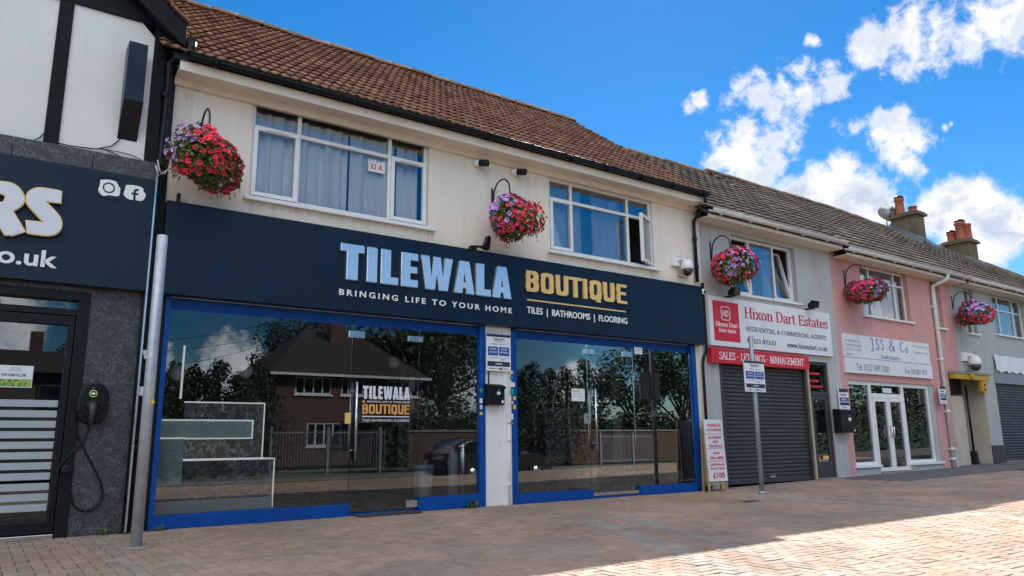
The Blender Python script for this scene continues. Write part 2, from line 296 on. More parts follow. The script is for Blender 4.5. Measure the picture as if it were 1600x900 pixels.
# ------------------------------------------------------------------ helpers: objects
ORG = {}
def props(o, label=None, cat=None, group=None, kind=None):
    if label: o['label'] = label
    if cat: o['category'] = cat
    if group: o['group'] = group
    if kind: o['kind'] = kind
    return o
def thing(name, loc, label, cat, group=None):
    o = bpy.data.objects.new(name, None); COL.objects.link(o); o.location = loc; o.empty_display_size = .2
    ORG[o] = Vector(loc); return props(o, label, cat, group)
class MB:
    def __init__(s): s.v = []; s.f = []; s.mi = []; s.rn = []; s.k = 0; s.sm = []
    def face(s, idx, rnd=.5, smooth=False): s.f.append(tuple(idx)); s.mi.append(s.k); s.rn.append(rnd); s.sm.append(smooth)
    def poly(s, pts, rnd=.5):
        n = len(s.v); s.v += [tuple(p) for p in pts]; s.face(range(n, n+len(pts)), rnd); return s
    def hexa(s, p, rnd=.5):                        # 8 corners: bottom ring then top ring
        n = len(s.v); s.v += [tuple(q) for q in p]
        for f in ((3, 2, 1, 0), (4, 5, 6, 7), (0, 1, 5, 4), (1, 2, 6, 5), (2, 3, 7, 6), (3, 0, 4, 7)): s.face([n+i for i in f], rnd)
        return s
    def box(s, x0, x1, y0, y1, z0, z1, rnd=.5):
        x0, x1 = sorted((x0, x1)); y0, y1 = sorted((y0, y1)); z0, z1 = sorted((z0, z1))
        return s.hexa([(x0, y0, z0), (x1, y0, z0), (x1, y1, z0), (x0, y1, z0), (x0, y0, z1), (x1, y0, z1), (x1, y1, z1), (x0, y1, z1)], rnd)
    def prism(s, pts, axis, a, b):
        """polygon in the plane across `axis`, swept from a to b"""
        n = len(s.v); k = len(pts)
        def mk(p, t): return (p[0], t, p[1]) if axis == 'y' else ((t, p[0], p[1]) if axis == 'x' else (p[0], p[1], t))
        s.v += [mk(p, a) for p in pts]+[mk(p, b) for p in pts]
        s.face(range(n, n+k)); s.face(range(n+2*k-1, n+k-1, -1))
        for i in range(k): j = (i+1) % k; s.face((n+i, n+k+i, n+k+j, n+j))
        return s
    def tube(s, path, r, n=10, cap=True, smooth=True):
        path = [Vector(p) for p in path]; k0 = len(s.v); rr = r if isinstance(r, (list, tuple)) else [r]*len(path)
        up = None
        for i, p in enumerate(path):
            t = (path[min(i+1, len(path)-1)]-path[max(i-1, 0)]).normalized()
            if up is None: up = Vector((0, 0, 1)) if abs(t.z) < .9 else Vector((0, 1, 0))
            a = up-t*up.dot(t)
            if a.length < 1e-4: a = Vector((1, 0, 0))-t*t.x
            a.normalize(); b = t.cross(a); up = a
            for j in range(n): w = 2*pi*j/n; s.v.append(tuple(p+(a*cos(w)+b*sin(w))*rr[i]))
        for i in range(len(path)-1):
            for j in range(n):
                j2 = (j+1) % n; s.face((k0+i*n+j, k0+i*n+j2, k0+(i+1)*n+j2, k0+(i+1)*n+j), .5, smooth)
        if cap:
            s.face([k0+j for j in range(n-1, -1, -1)]); e = k0+(len(path)-1)*n; s.face([e+j for j in range(n)])
        return s
    def lathe(s, c, axis, prof, n=20, smooth=True):
        """profile of (distance along axis, radius) about the line through c"""
        c = Vector(c); ax = Vector(axis).normalized()
        return s.tube([c+ax*t for t, r in prof], [max(r, 1e-4) for t, r in prof], n, True, smooth)
    def build(s, name, m, parent=None, bevel=0.0, local=False, label=None, kind=None, smooth=False):
        me = bpy.data.meshes.new(name); me.from_pydata(s.v, [], s.f)
        for x in (m if isinstance(m, (list, tuple)) else [m]): me.materials.append(x)
        me.polygons.foreach_set('material_index', s.mi); me.polygons.foreach_set('use_smooth', [bool(a or smooth) for a in s.sm])
        at_ = me.attributes.new('rnd', 'FLOAT', 'FACE'); at_.data.foreach_set('value', s.rn); me.update()
        bm = bmesh.new(); bm.from_mesh(me); bmesh.ops.recalc_face_normals(bm, faces=bm.faces); bm.to_mesh(me); bm.free()
        o = bpy.data.objects.new(name, me); COL.objects.link(o)
        if parent is not None:
            o.parent = parent
            if not local: o.location = -ORG[parent]
            ORG[o] = Vector((0, 0, 0))
        else: ORG[o] = Vector((0, 0, 0))
        if bevel:
            bv = o.modifiers.new('bevel', 'BEVEL'); bv.width = bevel; bv.segments = 2; bv.limit_method = 'ANGLE'; bv.angle_limit = radians(50); bv.use_clamp_overlap = True
        if label: o['label'] = label
        if kind: o['kind'] = kind
        return o
def copy_tree(o, parent=None):
    c = o.copy(); COL.objects.link(c); c.parent = parent
    for ch in list(o.children): copy_tree(ch, c)
    return c
def wall(mb, x0, x1, z0, z1, y0, y1, holes, reveal_y=None):
    """front skin of a wall with openings and their reveals"""
    xs = sorted({x0, x1, *[h[0] for h in holes], *[h[1] for h in holes]}); zs = sorted({z0, z1, *[h[2] for h in holes], *[h[3] for h in holes]})
    def hole(x, z): return any(h[0] < x < h[1] and h[2] < z < h[3] for h in holes)
    for i in range(len(xs)-1):
        for j in range(len(zs)-1):
            a, b, c, d = xs[i], xs[i+1], zs[j], zs[j+1]
            if a < x0-1e-6 or b > x1+1e-6 or c < z0-1e-6 or d > z1+1e-6: continue
            if not hole((a+b)/2, (c+d)/2): mb.poly([(a, y0, c), (b, y0, c), (b, y0, d), (a, y0, d)])
    for a, b, c, d in holes:
        for q in (((a, c), (a, d)), ((b, c), (b, d)), ((a, c), (b, c)), ((a, d), (b, d))):
            (p, r), (p2, r2) = q; mb.poly([(p, y0, r), (p2, y0, r2), (p2, y1, r2), (p, y1, r)])
    return mb
# ---- lettering
def curve_mesh(cu):
    o = bpy.data.objects.new('t', cu); COL.objects.link(o)
    dg = bpy.context.evaluated_depsgraph_get(); e = o.evaluated_get(dg)
    me = e.to_mesh(); v = [tuple(x.co) for x in me.vertices]; f = [tuple(p.vertices) for p in me.polygons]; e.to_mesh_clear()
    bpy.data.objects.remove(o); bpy.data.curves.remove(cu); return v, f
def fit_mesh(v, f, x0, x1, z0, z1, y, d, name, m, parent, lean=0, local=False):
    """flat outline -> letters d thick standing proud of the plane y, filling the rectangle"""
    ax, bx = min(p[0] for p in v), max(p[0] for p in v); az, bz = min(p[1] for p in v), max(p[1] for p in v)
    mb = MB()
    zc = {}
    for p in v:
        u = (p[0]-ax)/(bx-ax); w = (p[1]-az)/(bz-az); yy = y-d if p[2] > 0 else y
        mb.v.append((x0+(x1-x0)*u, yy, z0+(z1-z0)*w))
    for q in f: mb.face(q)
    return mb.build(name, m, parent, local=local)
def text(body, x0, x1, z0, z1, y, m, parent, name='lettering', d=.004, bold=0.0, space=1.0, line=1.0, align='CENTER', local=False):
    cu = bpy.data.curves.new('t', 'FONT'); cu.body = body; cu.size = 1; cu.offset = bold; cu.space_character = space; cu.space_line = line; cu.align_x = align
    cu.extrude = .05; cu.resolution_u = 3
    v, f = curve_mesh(cu); return fit_mesh(v, f, x0, x1, z0, z1, y, d, name, m, parent, local=local)
def loops_mesh(loops):
    """filled outline from closed loops (later loops may be holes)"""
    cu = bpy.data.curves.new('t', 'CURVE'); cu.dimensions = '2D'; cu.fill_mode = 'BOTH'; cu.extrude = .05
    for lp in loops:
        sp = cu.splines.new('POLY'); sp.points.add(len(lp)-1); sp.use_cyclic_u = True
        for q, p in zip(sp.points, lp): q.co = (p[0], p[1], 0, 1)
    return curve_mesh(cu)
def rect_px(tl, br, y):
    a, b = at(*tl, y), at(*br, y); return a.x, b.x, b.z, a.z
def arc(cx, cy, rx, ry, a0, a1, n=8):
    return [(cx+rx*cos(radians(a0+(a1-a0)*i/n)), cy+ry*sin(radians(a0+(a1-a0)*i/n))) for i in range(n+1)]
# serif alphabet drawn with a broad pen: strokes of each letter, cap height 1, advance width
X = .66
def _sf(x, y, w=.11): return [(x-w, y), (x+w, y)]
GL = {
 'H': (.86, [[(.17, 0), (.17, 1)], [(.69, 0), (.69, 1)], [(.17, .52), (.69, .52)], _sf(.17, 0), _sf(.17, 1), _sf(.69, 0), _sf(.69, 1)]),
 'D': (.84, [[(.18, 0), (.18, 1)], [(.06, 1), (.38, 1)]+arc(.38, .5, .36, .5, 90, -90, 12)+[(.06, 0)]]),
 'E': (.72, [[(.18, 0), (.18, 1)], [(.06, 1), (.62, 1), (.62, .84)], [(.06, 0), (.64, 0), (.64, .18)], [(.18, .52), (.48, .52)], [(.48, .44), (.48, .62)]]),
 'R': (.82, [[(.18, 0), (.18, 1)], [(.06, 1), (.4, 1)]+arc(.4, .76, .26, .24, 90, -90)+[(.18, .52)], [(.42, .5), (.72, 0)], _sf(.18, 0), [(.68, 0), (.82, 0)]]),
 'S': (.62, [arc(.32, .76, .21, .23, 30, 255, 10)+arc(.32, .26, .23, .25, 75, -150, 10), [(.5, .98), (.5, .82)], [(.1, .02), (.1, .2)]]),
 'I': (.36, [[(.18, 0), (.18, 1)], _sf(.18, 0), _sf(.18, 1)]),
 'N': (.86, [[(.16, 0), (.16, 1), (.68, 0), (.68, 1)], _sf(.16, 0, .1), _sf(.68, 1, .1), [(.04, 1), (.18, 1)]]),
 'T': (.72, [[(.36, 0), (.36, 1)], [(.06, .82), (.06, 1), (.66, 1), (.66, .82)], _sf(.36, 0)]),
 'A': (.82, [[(.1, 0), (.4, 1), (.71, 0)], [(.22, .36), (.59, .36)], _sf(.1, 0, .09), _sf(.71, 0, .1)]),
 'L': (.66, [[(.18, 0), (.18, 1)], _sf(.18, 1), [(.06, 0), (.6, 0), (.6, .2)]]),
 'C': (.74, [arc(.42, .5, .33, .5, 45, 315, 14), [(.65, .98), (.65, .76)]]),
 'O': (.82, [arc(.41, .5, .33, .5, 0, 360, 20)]),
 'M': (1.0, [[(.16, 0), (.16, 1), (.5, .1), (.84, 1), (.84, 0)], _sf(.16, 0, .1), _sf(.84, 0, .1), [(.05, 1), (.18, 1)], [(.82, 1), (.95, 1)]]),
 'G': (.82, [arc(.42, .5, .33, .5, 45, 330, 14)+[(.7, .42)], [(.54, .42), (.78, .42)], [(.66, .98), (.66, .78)]]),
 '&': (.84, [[(.72, 0), (.24, .7)]+arc(.36, .82, .14, .17, 200, -20, 8)+[(.42, .58), (.2, .42)]+arc(.32, .22, .22, .22, 130, 300, 8)+[(.6, .2), (.7, .48)]]),
 'i': (.34, [[(.17, 0), (.17, X)], _sf(.17, 0), [(.06, X), (.17, X)], [(.15, .93), (.2, .93)], [(.15, .96), (.2, .96)]]),
 'x': (.64, [[(.1, X), (.54, 0)], [(.54, X), (.1, 0)], _sf(.1, X, .09), _sf(.54, X, .09), _sf(.1, 0, .09), _sf(.54, 0, .09)]),
 'o': (.62, [arc(.31, X/2, .22, X/2, 0, 360, 16)]),
 'n': (.68, [[(.16, 0), (.16, X)], [(.05, X), (.16, X)], [(.16, .42)]+arc(.34, .44, .18, .22, 150, 0)+[(.52, 0)], _sf(.16, 0), _sf(.52, 0)]),
 'a': (.6, [arc(.28, .47, .18, .19, 160, 0)+[(.46, .08), (.56, 0)], arc(.28, .18, .18, .19, 60, 310, 10)+[(.46, .14)]]),
 'r': (.48, [[(.16, 0), (.16, X)], [(.05, X), (.16, X)], [(.16, .42)]+arc(.36, .46, .18, .2, 170, 60), _sf(.16, 0)]),
 't': (.42, [[(.18, .88), (.18, .14)]+arc(.3, .14, .12, .14, 180, 300, 5), [(.04, X), (.36, X)]]),
 'e': (.58, [[(.1, .36), (.5, .36)]+arc(.3, X/2, .2, X/2, 8, 320, 14)]),
 's': (.48, [arc(.25, .49, .15, .17, 30, 260, 8)+arc(.25, .17, .17, .17, 75, -150, 8), [(.39, .64), (.39, .52)], [(.08, .02), (.08, .14)]]),
 'w': (.9, [[(.08, X), (.26, 0), (.45, X), (.63, 0), (.82, X)], _sf(.08, X, .07), _sf(.45, X, .07), _sf(.82, X, .07)]),
 '.': (.3, [[(.14, .03), (.18, .03)], [(.14, .06), (.18, .06)]]), '·': (.5, [[(.2, .42), (.3, .42)], [(.2, .47), (.3, .47)], [(.2, .5), (.3, .5)]]),
 'h': (.68, [[(.16, 0), (.16, 1)], [(.05, 1), (.16, 1)], [(.16, .42)]+arc(.34, .44, .18, .22, 150, 0)+[(.52, 0)], _sf(.16, 0), _sf(.52, 0)]),
 'd': (.66, [[(.5, 0), (.5, 1)], [(.4, 1), (.5, 1)], arc(.3, X/2, .2, X/2, 20, 340, 12), [(.5, 0), (.6, 0)]]),
 'c': (.54, [arc(.31, X/2, .21, X/2, 40, 320, 10)]),
 'u': (.68, [[(.15, X), (.15, .2)]+arc(.32, .2, .17, .2, 180, 350, 6)+[(.5, .2)], [(.5, X), (.5, 0)], [(.04, X), (.15, X)], [(.4, X), (.5, X)], [(.5, 0), (.6, 0)]]),
 'k': (.66, [[(.16, 0), (.16, 1)], [(.05, 1), (.16, 1)], [(.48, X), (.16, .26)], [(.28, .36), (.54, 0)], _sf(.16, 0), _sf(.52, 0, .1), _sf(.48, X, .1)]),
 'g': (.58, [arc(.29, .44, .18, .21, 0, 360, 12), [(.46, .6), (.56, .64)], [(.16, .2), (.46, .08)]+arc(.28, -.1, .2, .13, 40, -220, 8)]),
 '0': (.6, [arc(.3, .5, .2, .5, 0, 360, 16)]), '1': (.5, [[(.26, 0), (.26, 1), (.12, .86)], _sf(.26, 0, .13)]),
 '2': (.6, [arc(.3, .74, .2, .25, 160, -20, 8)+[(.1, 0), (.52, 0)]]),
 '3': (.6, [arc(.28, .76, .19, .23, 150, -80, 8)+arc(.28, .27, .22, .27, 80, -150, 10)]), '7': (.58, [[(.08, .84), (.08, 1), (.52, 1), (.24, 0)]]),
 ' ': (.34, []),
}
# plain condensed capitals for the gold word
CW = .42
def _c(w=CW): return w
GB = {
 'B': (.56, [[(.1, 0), (.1, 1)], [(.1, 1), (.28, 1)]+arc(.28, .77, .16, .23, 90, -90, 8)+[(.1, .54)], [(.28, .54)]+arc(.28, .27, .17, .27, 90, -90, 8)+[(.1, 0)]]),
 'O': (.58, [arc(.28, .8, .18, .2, 0, 180, 8)+arc(.28, .2, .18, .2, 180, 360, 8)+[(.46, .8)]]),
 'U': (.58, [[(.1, 1), (.1, .2)]+arc(.28, .2, .18, .2, 180, 360, 8)+[(.46, 1)]]),
 'T': (.5, [[(.02, 1), (.46, 1)], [(.24, 1), (.24, 0)]]), 'I': (.26, [[(.12, 0), (.12, 1)]]),
 'Q': (.58, [arc(.28, .8, .18, .2, 0, 180, 8)+arc(.28, .2, .18, .2, 180, 360, 8)+[(.46, .8)], [(.32, .12), (.42, -.12)]]),
 'E': (.5, [[(.1, 0), (.1, 1)], [(.1, 1), (.42, 1)], [(.1, .53), (.38, .53)], [(.1, 0), (.42, 0)]]),
}
# thin upright handwriting for the solicitor's board
GS = {
 'J': (.5, [arc(.2, .78, .12, .2, 150, 60, 5)+[(.3, .96), (.3, .0)]+arc(.16, -.02, .14, .2, 0, -150, 8)]),
 'S': (.46, [arc(.25, .76, .14, .22, 20, 260, 10)+arc(.22, .27, .15, .27, 70, -150, 10)]),
 '&': GL['&'], 'C': (.56, [arc(.34, .5, .22, .5, 50, 310, 14)]), 'o': (.46, [arc(.22, .24, .15, .24, 0, 360, 14)]), ' ': (.3, []),
}
def hull(pts):
    pts = sorted(set((round(a, 5), round(b, 5)) for a, b in pts))
    def half(ps):
        h = []
        for p in ps:
            while len(h) > 1 and (h[-1][0]-h[-2][0])*(p[1]-h[-2][1])-(h[-1][1]-h[-2][1])*(p[0]-h[-2][0]) <= 0: h.pop()
            h.append(p)
        return h
    a, b = half(pts), half(pts[::-1]); return a[:-1]+b[:-1]
def pen_text(body, glyphs, pw, ph, x0, x1, z0, z1, y, m, parent, name='lettering', d=.004, track=0.0, square=False):
    """letters drawn with an oval pen; every stroke piece sits a hair in front of the one before it"""
    if square: pen = [(-pw, -ph), (pw, -ph), (pw, ph), (-pw, ph)]
    else: pen = [(pw*cos(2*pi*i/10+.3), ph*sin(2*pi*i/10+.3)) for i in range(10)]
    polys = []; cx = 0
    for ch in body:
        adv, st = glyphs[ch]
        for path in st:
            for i in range(max(1, len(path)-1)):
                a, b = path[i], path[min(i+1, len(path)-1)]
                polys.append(hull([(cx+a[0]+p[0], a[1]+p[1]) for p in pen]+[(cx+b[0]+p[0], b[1]+p[1]) for p in pen]))
        cx += adv+track
    xs = [p[0] for q in polys for p in q]; zs = [p[1] for q in polys for p in q]
    ax, bx, az, bz = min(xs), max(xs), min(zs), max(zs)
    mb = MB()
    for i, q in enumerate(polys):
        e = (i % 9)*.00012
        mb.prism([(x0+(x1-x0)*(p[0]-ax)/(bx-ax), z0+(z1-z0)*(p[1]-az)/(bz-az)) for p in q], 'y', y, y-d-e)
    return mb.build(name, m, parent)
BLOCK = {   # heavy block capitals as outlines, cap height 1
 'T': (.62, [[(0, 1), (0, .79), (.16, .79), (.16, 0), (.44, 0), (.44, .79), (.6, .79), (.6, 1)]]),
 'I': (.33, [[(.03, 0), (.29, 0), (.29, 1), (.03, 1)]]),
 'L': (.52, [[(.03, 0), (.5, 0), (.5, .2), (.29, .2), (.29, 1), (.03, 1)]]),
 'E': (.54, [[(.03, 0), (.5, 0), (.5, .2), (.28, .2), (.28, .41), (.48, .41), (.48, .6), (.28, .6), (.28, .8), (.5, .8), (.5, 1), (.03, 1)]]),
 'W': (.97, [[(.15, 0), (.42, 0), (.48, .48), (.54, 0), (.81, 0), (.96, 1), (.72, 1), (.66, .38), (.59, 1), (.38, 1), (.31, .36), (.25, 1), (0, 1)]]),
 'A': (.62, [[(0, 0), (.25, 0), (.27, .17), (.37, .17), (.38, 0), (.63, 0), (.47, 1), (.17, 1)], [(.28, .34), (.32, .68), (.36, .34)]]),
}
def block_text(body, x0, x1, z0, z1, y, m, parent, name='lettering', d=.03, grow=0):
    loops = []; cx = 0
    for ch in body:
        adv, lp = BLOCK[ch]
        for l in lp: loops.append([(cx+p[0], p[1]) for p in l])
        cx += adv+.045
    v, f = loops_mesh(loops); return fit_mesh(v, f, x0, x1, z0, z1, y, d, name, m, parent)

# ------------------------------------------------------------------ ground
def zg(x): return max(0.0, (x-10.5))*.0135
def grid_sheet(name, m, xs, ys, zf, kind='structure'):
    mb = MB(); n = len(ys)
    for x in xs:
        for y in ys: mb.v.append((x, y, zf(x, y)))
    for i in range(len(xs)-1):
        for j in range(n-1): mb.face((i*n+j, (i+1)*n+j, (i+1)*n+j+1, i*n+j+1))
    return props(mb.build(name, m), kind=kind)
ROADZ = -.46
def zfar(x, y):
    if y > -9.0: return zg(x)
    if y > -10.6: return zg(x)+(ROADZ-zg(x))*(-9.0-y)/1.6
    return ROADZ
grid_sheet('ground', M['earth'], [-900, -60, -20, 0, 10.5, 25, 60, 900], [-900, -60, -22, -10.7, -8.9, 12, 900], lambda x, y: min(zfar(x, y), zg(min(x, 60)))-.10)
grid_sheet('forecourt_bed', M['joint'], [-12, 0, 10.5, 40], [-9.0, .5], lambda x, y: zg(x)-.012)
grid_sheet('road', M['asphalt'], [-60, 60], [-17.2, -10.6], lambda x, y: ROADZ)
grid_sheet('forecourt_slope', M['asphalt2'], [-60, 0, 10.5, 60], [-10.6, -9.0], lambda x, y: zfar(x, y)+.002)
grid_sheet('far_pavement', M['asphalt2'], [-60, 60], [-19.6, -17.2], lambda x, y: ROADZ+.12)
kb = MB(); kb.box(-60, 60, -17.2, -17.08, ROADZ-.1, ROADZ+.125); props(kb.build('kerb', M['concrete']), kind='structure')
# block paving laid in herringbone, block by block
def pavers():
    mb = MB(); w = .1; g = .0034; ch = .005
    xa, xb, ya, yb = -2.6, 26.0, -8.9, .02
    rr = random.Random(5)
    b1a, b1b = gnd(910, 809), gnd(1169, 899)
    ax = (10.9, -1.3); bx_ = (9.9, -5.7)
    def band(x, y):
        for (p, q, ww) in (((b1a.x, b1a.y), (b1b.x, b1b.y), .16), ((b1a.x+.62, b1a.y), (b1b.x+.62, b1b.y), .10), (ax, bx_, .16), ((ax[0]+.6, ax[1]), (bx_[0]+.6, bx_[1]), .1)):
            t = (y-p[1])/(q[1]-p[1])
            if t < -.0: continue
            if abs(x-(p[0]+(q[0]-p[0])*t)) < ww: return True
        return False
    i0, i1, j0, j1 = int(xa/w), int(xb/w), int(ya/w), int(yb/w)
    for i in range(i0, i1):
        x = i*w
        # only the part of the forecourt the camera side can see needs single blocks near by; all of it gets them
        for j in range(j0, j1):
            t = (i-j) % 4
            if t == 0: q = (x, x+2*w, j*w, j*w+w)
            elif t == 3: q = (x, x+w, j*w, j*w+2*w)
            else: continue
            cx, cy = (q[0]+q[1])/2, (q[2]+q[3])/2
            if cx > 12.2 and cy > -.35*(cx-12.2)-.15*0 - 0.0 and False: continue
            if cx > 15.2 and cy > -1.55+(.0 if cx < 20 else -.4): continue
            if cx > 2 and cy < -8.0-(.25*cx) : continue
            if q[3] > .02: q = (q[0], q[1], q[2], .02)
            z = zg(cx)+rr.uniform(-.0018, .0018)
            tx, ty = rr.uniform(-.0016, .0016), rr.uniform(-.0016, .0016)
            a, b, c, d = q[0]+g, q[1]-g, q[2]+g, q[3]-g
            mb.k = 1 if band(cx, cy) else (2 if (8.6 < cx < 10.9 and -1.25+.12*rr.random() < cy-(-.32)*(cx-8.6)*.0 < -.62+.15*rr.random() and rr.random() < .8) else 0)
            if 1.05 < cx < 1.17 and cy < -.25: mb.k = 1
            rn = rr.random(); n = len(mb.v)
            for (px, py, dz, off) in ((a, c, -.0, ch), (b, c, -.0, ch), (b, d, 0, ch), (a, d, 0, ch)):
                sx = ch if px == a else -ch; sy = ch if py == c else -ch
                mb.v.append((px+sx, py+sy, z+tx*(1 if sx > 0 else -1)+ty*(1 if sy > 0 else -1)))
            for (px, py) in ((a, c), (b, c), (b, d), (a, d)): mb.v.append((px, py, z-.004))
            for (px, py) in ((a, c), (b, c), (b, d), (a, d)): mb.v.append((px, py, z-.02))
            mb.face((n, n+1, n+2, n+3), rn)
            for e in range(4):
                f = (e+1) % 4
                mb.face((n+4+e, n+4+f, n+f, n+e), rn); mb.face((n+8+e, n+8+f, n+4+f, n+4+e), rn)
    o = mb.build('block_paving', [M['paver'], M['pavergrey'], M['paverbuff']]); return props(o, kind='structure')
pavers()
grid_sheet('asphalt_apron', M['asphalt2'], [15.2, 20, 40], [-1.6, .5], lambda x, y: zg(x)+.004)
mb = MB()
for (x0, x1, y0, y1) in ((13.2, 17.0, -2.05, -1.75), (14.2, 24.0, -2.62, -2.42), (11.6, 15.2, -.2, .0)):
    for k in range(int((x1-x0)/.45)):
        a = x0+k*.45; mb.box(a+.004, a+.446, y0, y1, zg(a)-.02, zg(a+.2)+.008, random.random())
props(mb.build('paving_strip', M['concrete']), kind='structure')

# ------------------------------------------------------------------ roofs
def roof(name, parent, m, x0, x1, eave, ridge, tw, course, wave, thick, jit, seed, x0f=None, x1f=None, drop=0.0):
    """tile courses running up from eave (y, z) to ridge (y, z); every course overlaps the one below with a real step"""
    rr = random.Random(seed); mb = MB()
    ey, ez = eave; ry, rz = ridge; L = sqrt((ry-ey)**2+(rz-ez)**2); u = ((ry-ey)/L, (rz-ez)/L); nrm = (-u[1], u[0])
    if nrm[1] < 0: nrm = (-nrm[0], -nrm[1])
    nc = int(L/course)+1; sub = 6 if wave else 1; tip = .016
    for c in range(nc):
        s0 = c*course; s1 = min(L, s0+course*1.12); off = (tw/2 if (c % 2 and not wave) else 0)
        a0 = x0+(x0f(c) if x0f else 0); a1 = x1+(x1f(c) if x1f else 0)
        nt = int((a1-a0)/tw)+2
        for t in range(nt):
            xa = a0+(t*tw-off); xb = xa+tw
            if xb <= a0 or xa >= a1: continue
            rn = rr.random(); h = rr.uniform(-jit, jit); h2 = rr.uniform(-jit, jit); sl = rr.uniform(-jit, jit)*.8
            n = len(mb.v); ns = sub
            for k in range(ns+1):
                f = k/ns; x = min(max(xa+(xb-xa)*f, a0), a1); 
                if wave: p = wave*(.5-.5*cos(2*pi*f)) if f < .6 else wave*(.5-.5*cos(2*pi*f))*.55
                else: p = .012 if k == 0 else 0
                hh = h+(h2-h)*f
                for (s, base) in ((s0+sl, thick), (s1, .004)):
                    o = p+base+(hh if base > .01 else 0); mb.v.append((x, ey+u[0]*s+nrm[0]*o, ez+u[1]*s+nrm[1]*o-drop*(x-x0)*s/L))
                for o, s in ((p+thick-tip+hh, s0+sl+.004), (p*.4-.004, s0+sl+.10)):
                    mb.v.append((x, ey+u[0]*s+nrm[0]*o, ez+u[1]*s+nrm[1]*o-drop*(x-x0)*s0/L))
            for k in range(ns):
                b = n+4*k
                mb.face((b, b+4, b+5, b+1), rn, bool(wave)); mb.face((b+2, b+6, b+4, b), rn); mb.face((b+3, b+7, b+6, b+2), rn)
            # side edge of the last tile of a course
            if xb >= a1-.001:
                b = n+4*ns; mb.face((b+2, b, b+1), rn); mb.face((b+3, b+2, b+1), rn)
    return mb.build(name, m, parent)
def ridge_tiles(parent, x0, x1, y, z, r, m, seed=1, name='ridge_tiles', drop=0.0):
    mb = MB(); rr = random.Random(seed); x = x0
    while x < x1:
        e = min(x+.44, x1); dz = rr.uniform(-.012, .012); rn = rr.random(); n = len(mb.v)
        for xx, rad in ((x, r*1.04), (e, r)):
            for k in range(9): a = pi*k/8; mb.v.append((xx, y-rad*cos(a), z+dz-.05+rad*.85*sin(a)-drop*(xx-x0)))
        for k in range(8): mb.face((n+k, n+k+1, n+9+k+1, n+9+k), rn, True)
        mb.face([n+k for k in range(9)]); mb.face([n+9+k for k in range(9)])
        x = e
    return mb.build(name, m, parent)
def gutter(parent, x0, x1, y, z, r, m, brk=1.0, name='gutter', bm_=None):
    mb = MB(); n = 9
    k0 = 0
    for xx in (x0, x1):
        for rad in (r, r-.006):
            for k in range(n): a = pi+pi*k/(n-1); mb.v.append((xx, y+rad*cos(a), z+rad*sin(a)*1.05))
    o_, i_ = 0, n; O, I = 2*n, 3*n
    for k in range(n-1):
        mb.face((o_+k, o_+k+1, O+k+1, O+k), .5, True); mb.face((i_+k, I+k, I+k+1, i_+k+1), .5, True)
    mb.face((0, 2*n, 3*n, n)); mb.face((n-1, 2*n-1, 4*n-1, 3*n-1))
    for s in (0, 2*n): mb.face([s+k for k in range(n)]+[s+n+k for k in range(n-1, -1, -1)])
    mb.tube([(x0, y-r-.002, z+.004), (x1, y-r-.002, z+.004)], .008, 6)
    g = mb.build(name, m, parent)
    xx = x0+.3
    while xx < x1:
        b = MB(); b.prism([(y+(r+.012)*cos(pi+pi*k/8), z+(r+.012)*sin(pi+pi*k/8)) for k in range(9)]+[(y+(r+.003)*cos(pi+pi*k/8), z+(r+.003)*sin(pi+pi*k/8)) for k in range(8, -1, -1)], 'x', xx-.018, xx+.018)
        b.box(xx-.018, xx+.018, y-.02, y+.02, z-r*1.3-.012, z-r-.004)
        b.build('gutter_bracket', m, g)
        xx += brk
    return g
def wavy_curtain(x0, x1, z0, z1, y, label, seed=0, gather=.06, per=.17):
    rr = random.Random(seed); mb = MB(); n = int((x1-x0)/.02); ph = rr.random()*6
    for i in range(n+1):
        x = x0+(x1-x0)*i/n; a = gather*(.5*sin(2*pi*x/per+ph)+.35*sin(2*pi*x/(per*2.3)+ph*2)+.2*sin(2*pi*x/(per*.6)))
        mb.v += [(x, y+a*.7, z1), (x, y+a, z0)]
    for i in range(n): mb.face((2*i, 2*i+2, 2*i+3, 2*i+1), .5, True)
    o = mb.build('curtain', M['curtain']); sol = o.modifiers.new('cloth', 'SOLIDIFY'); sol.thickness = .003
    return props(o, label, 'curtain', 'white curtains behind the upstairs windows')
def bars(mb, x0, x1, z0, z1, w, y0, y1):
    """rectangular ring of frame, butt jointed"""
    mb.box(x0, x1, y0, y1, z0, z0+w).box(x0, x1, y0, y1, z1-w, z1).box(x0, x0+w, y0+.0005, y1, z0+w, z1-w).box(x1-w, x1, y0+.0005, y1, z0+w, z1-w)
def pane(parent, x0, x1, z0, z1, y, m=None, name='pane'):
    return MB().box(x0, x1, y, y+.006, z0, z1).build(name, m or GL_WIN, parent)
def sash(parent, x0, x1, z0, z1, y, m, w=.055, vent=False, open_=None, name='sash'):
    """casement: frame and its pane in one pivoting piece (frame mesh with the pane as second material)"""
    mb = MB(); bars(mb, x0, x1, z0, z1, w, y-.03, y+.03); mb.k = 1; mb.box(x0+w, x1-w, y-.004, y+.003, z0+w, z1-w); mb.k = 0
    if vent: mb.box(x0+(x1-x0)*.22, x0+(x1-x0)*.78, y-.048, y-.03, z1-w*.72, z1-w*.38)
    if open_:
        kind, ang = open_
        if kind == 'right': piv, ax = Vector((x1, y, 0)), 'Z'
        elif kind == 'tilt': piv, ax = Vector((0, y, z0)), 'X'
        R = Matrix.Translation(piv) @ Matrix.Rotation(radians(ang), 4, ax) @ Matrix.Translation(-piv)
        mb.v = [tuple(R @ Vector(p)) for p in mb.v]
    return mb.build(name, [m, GL_WIN], parent, bevel=.004)
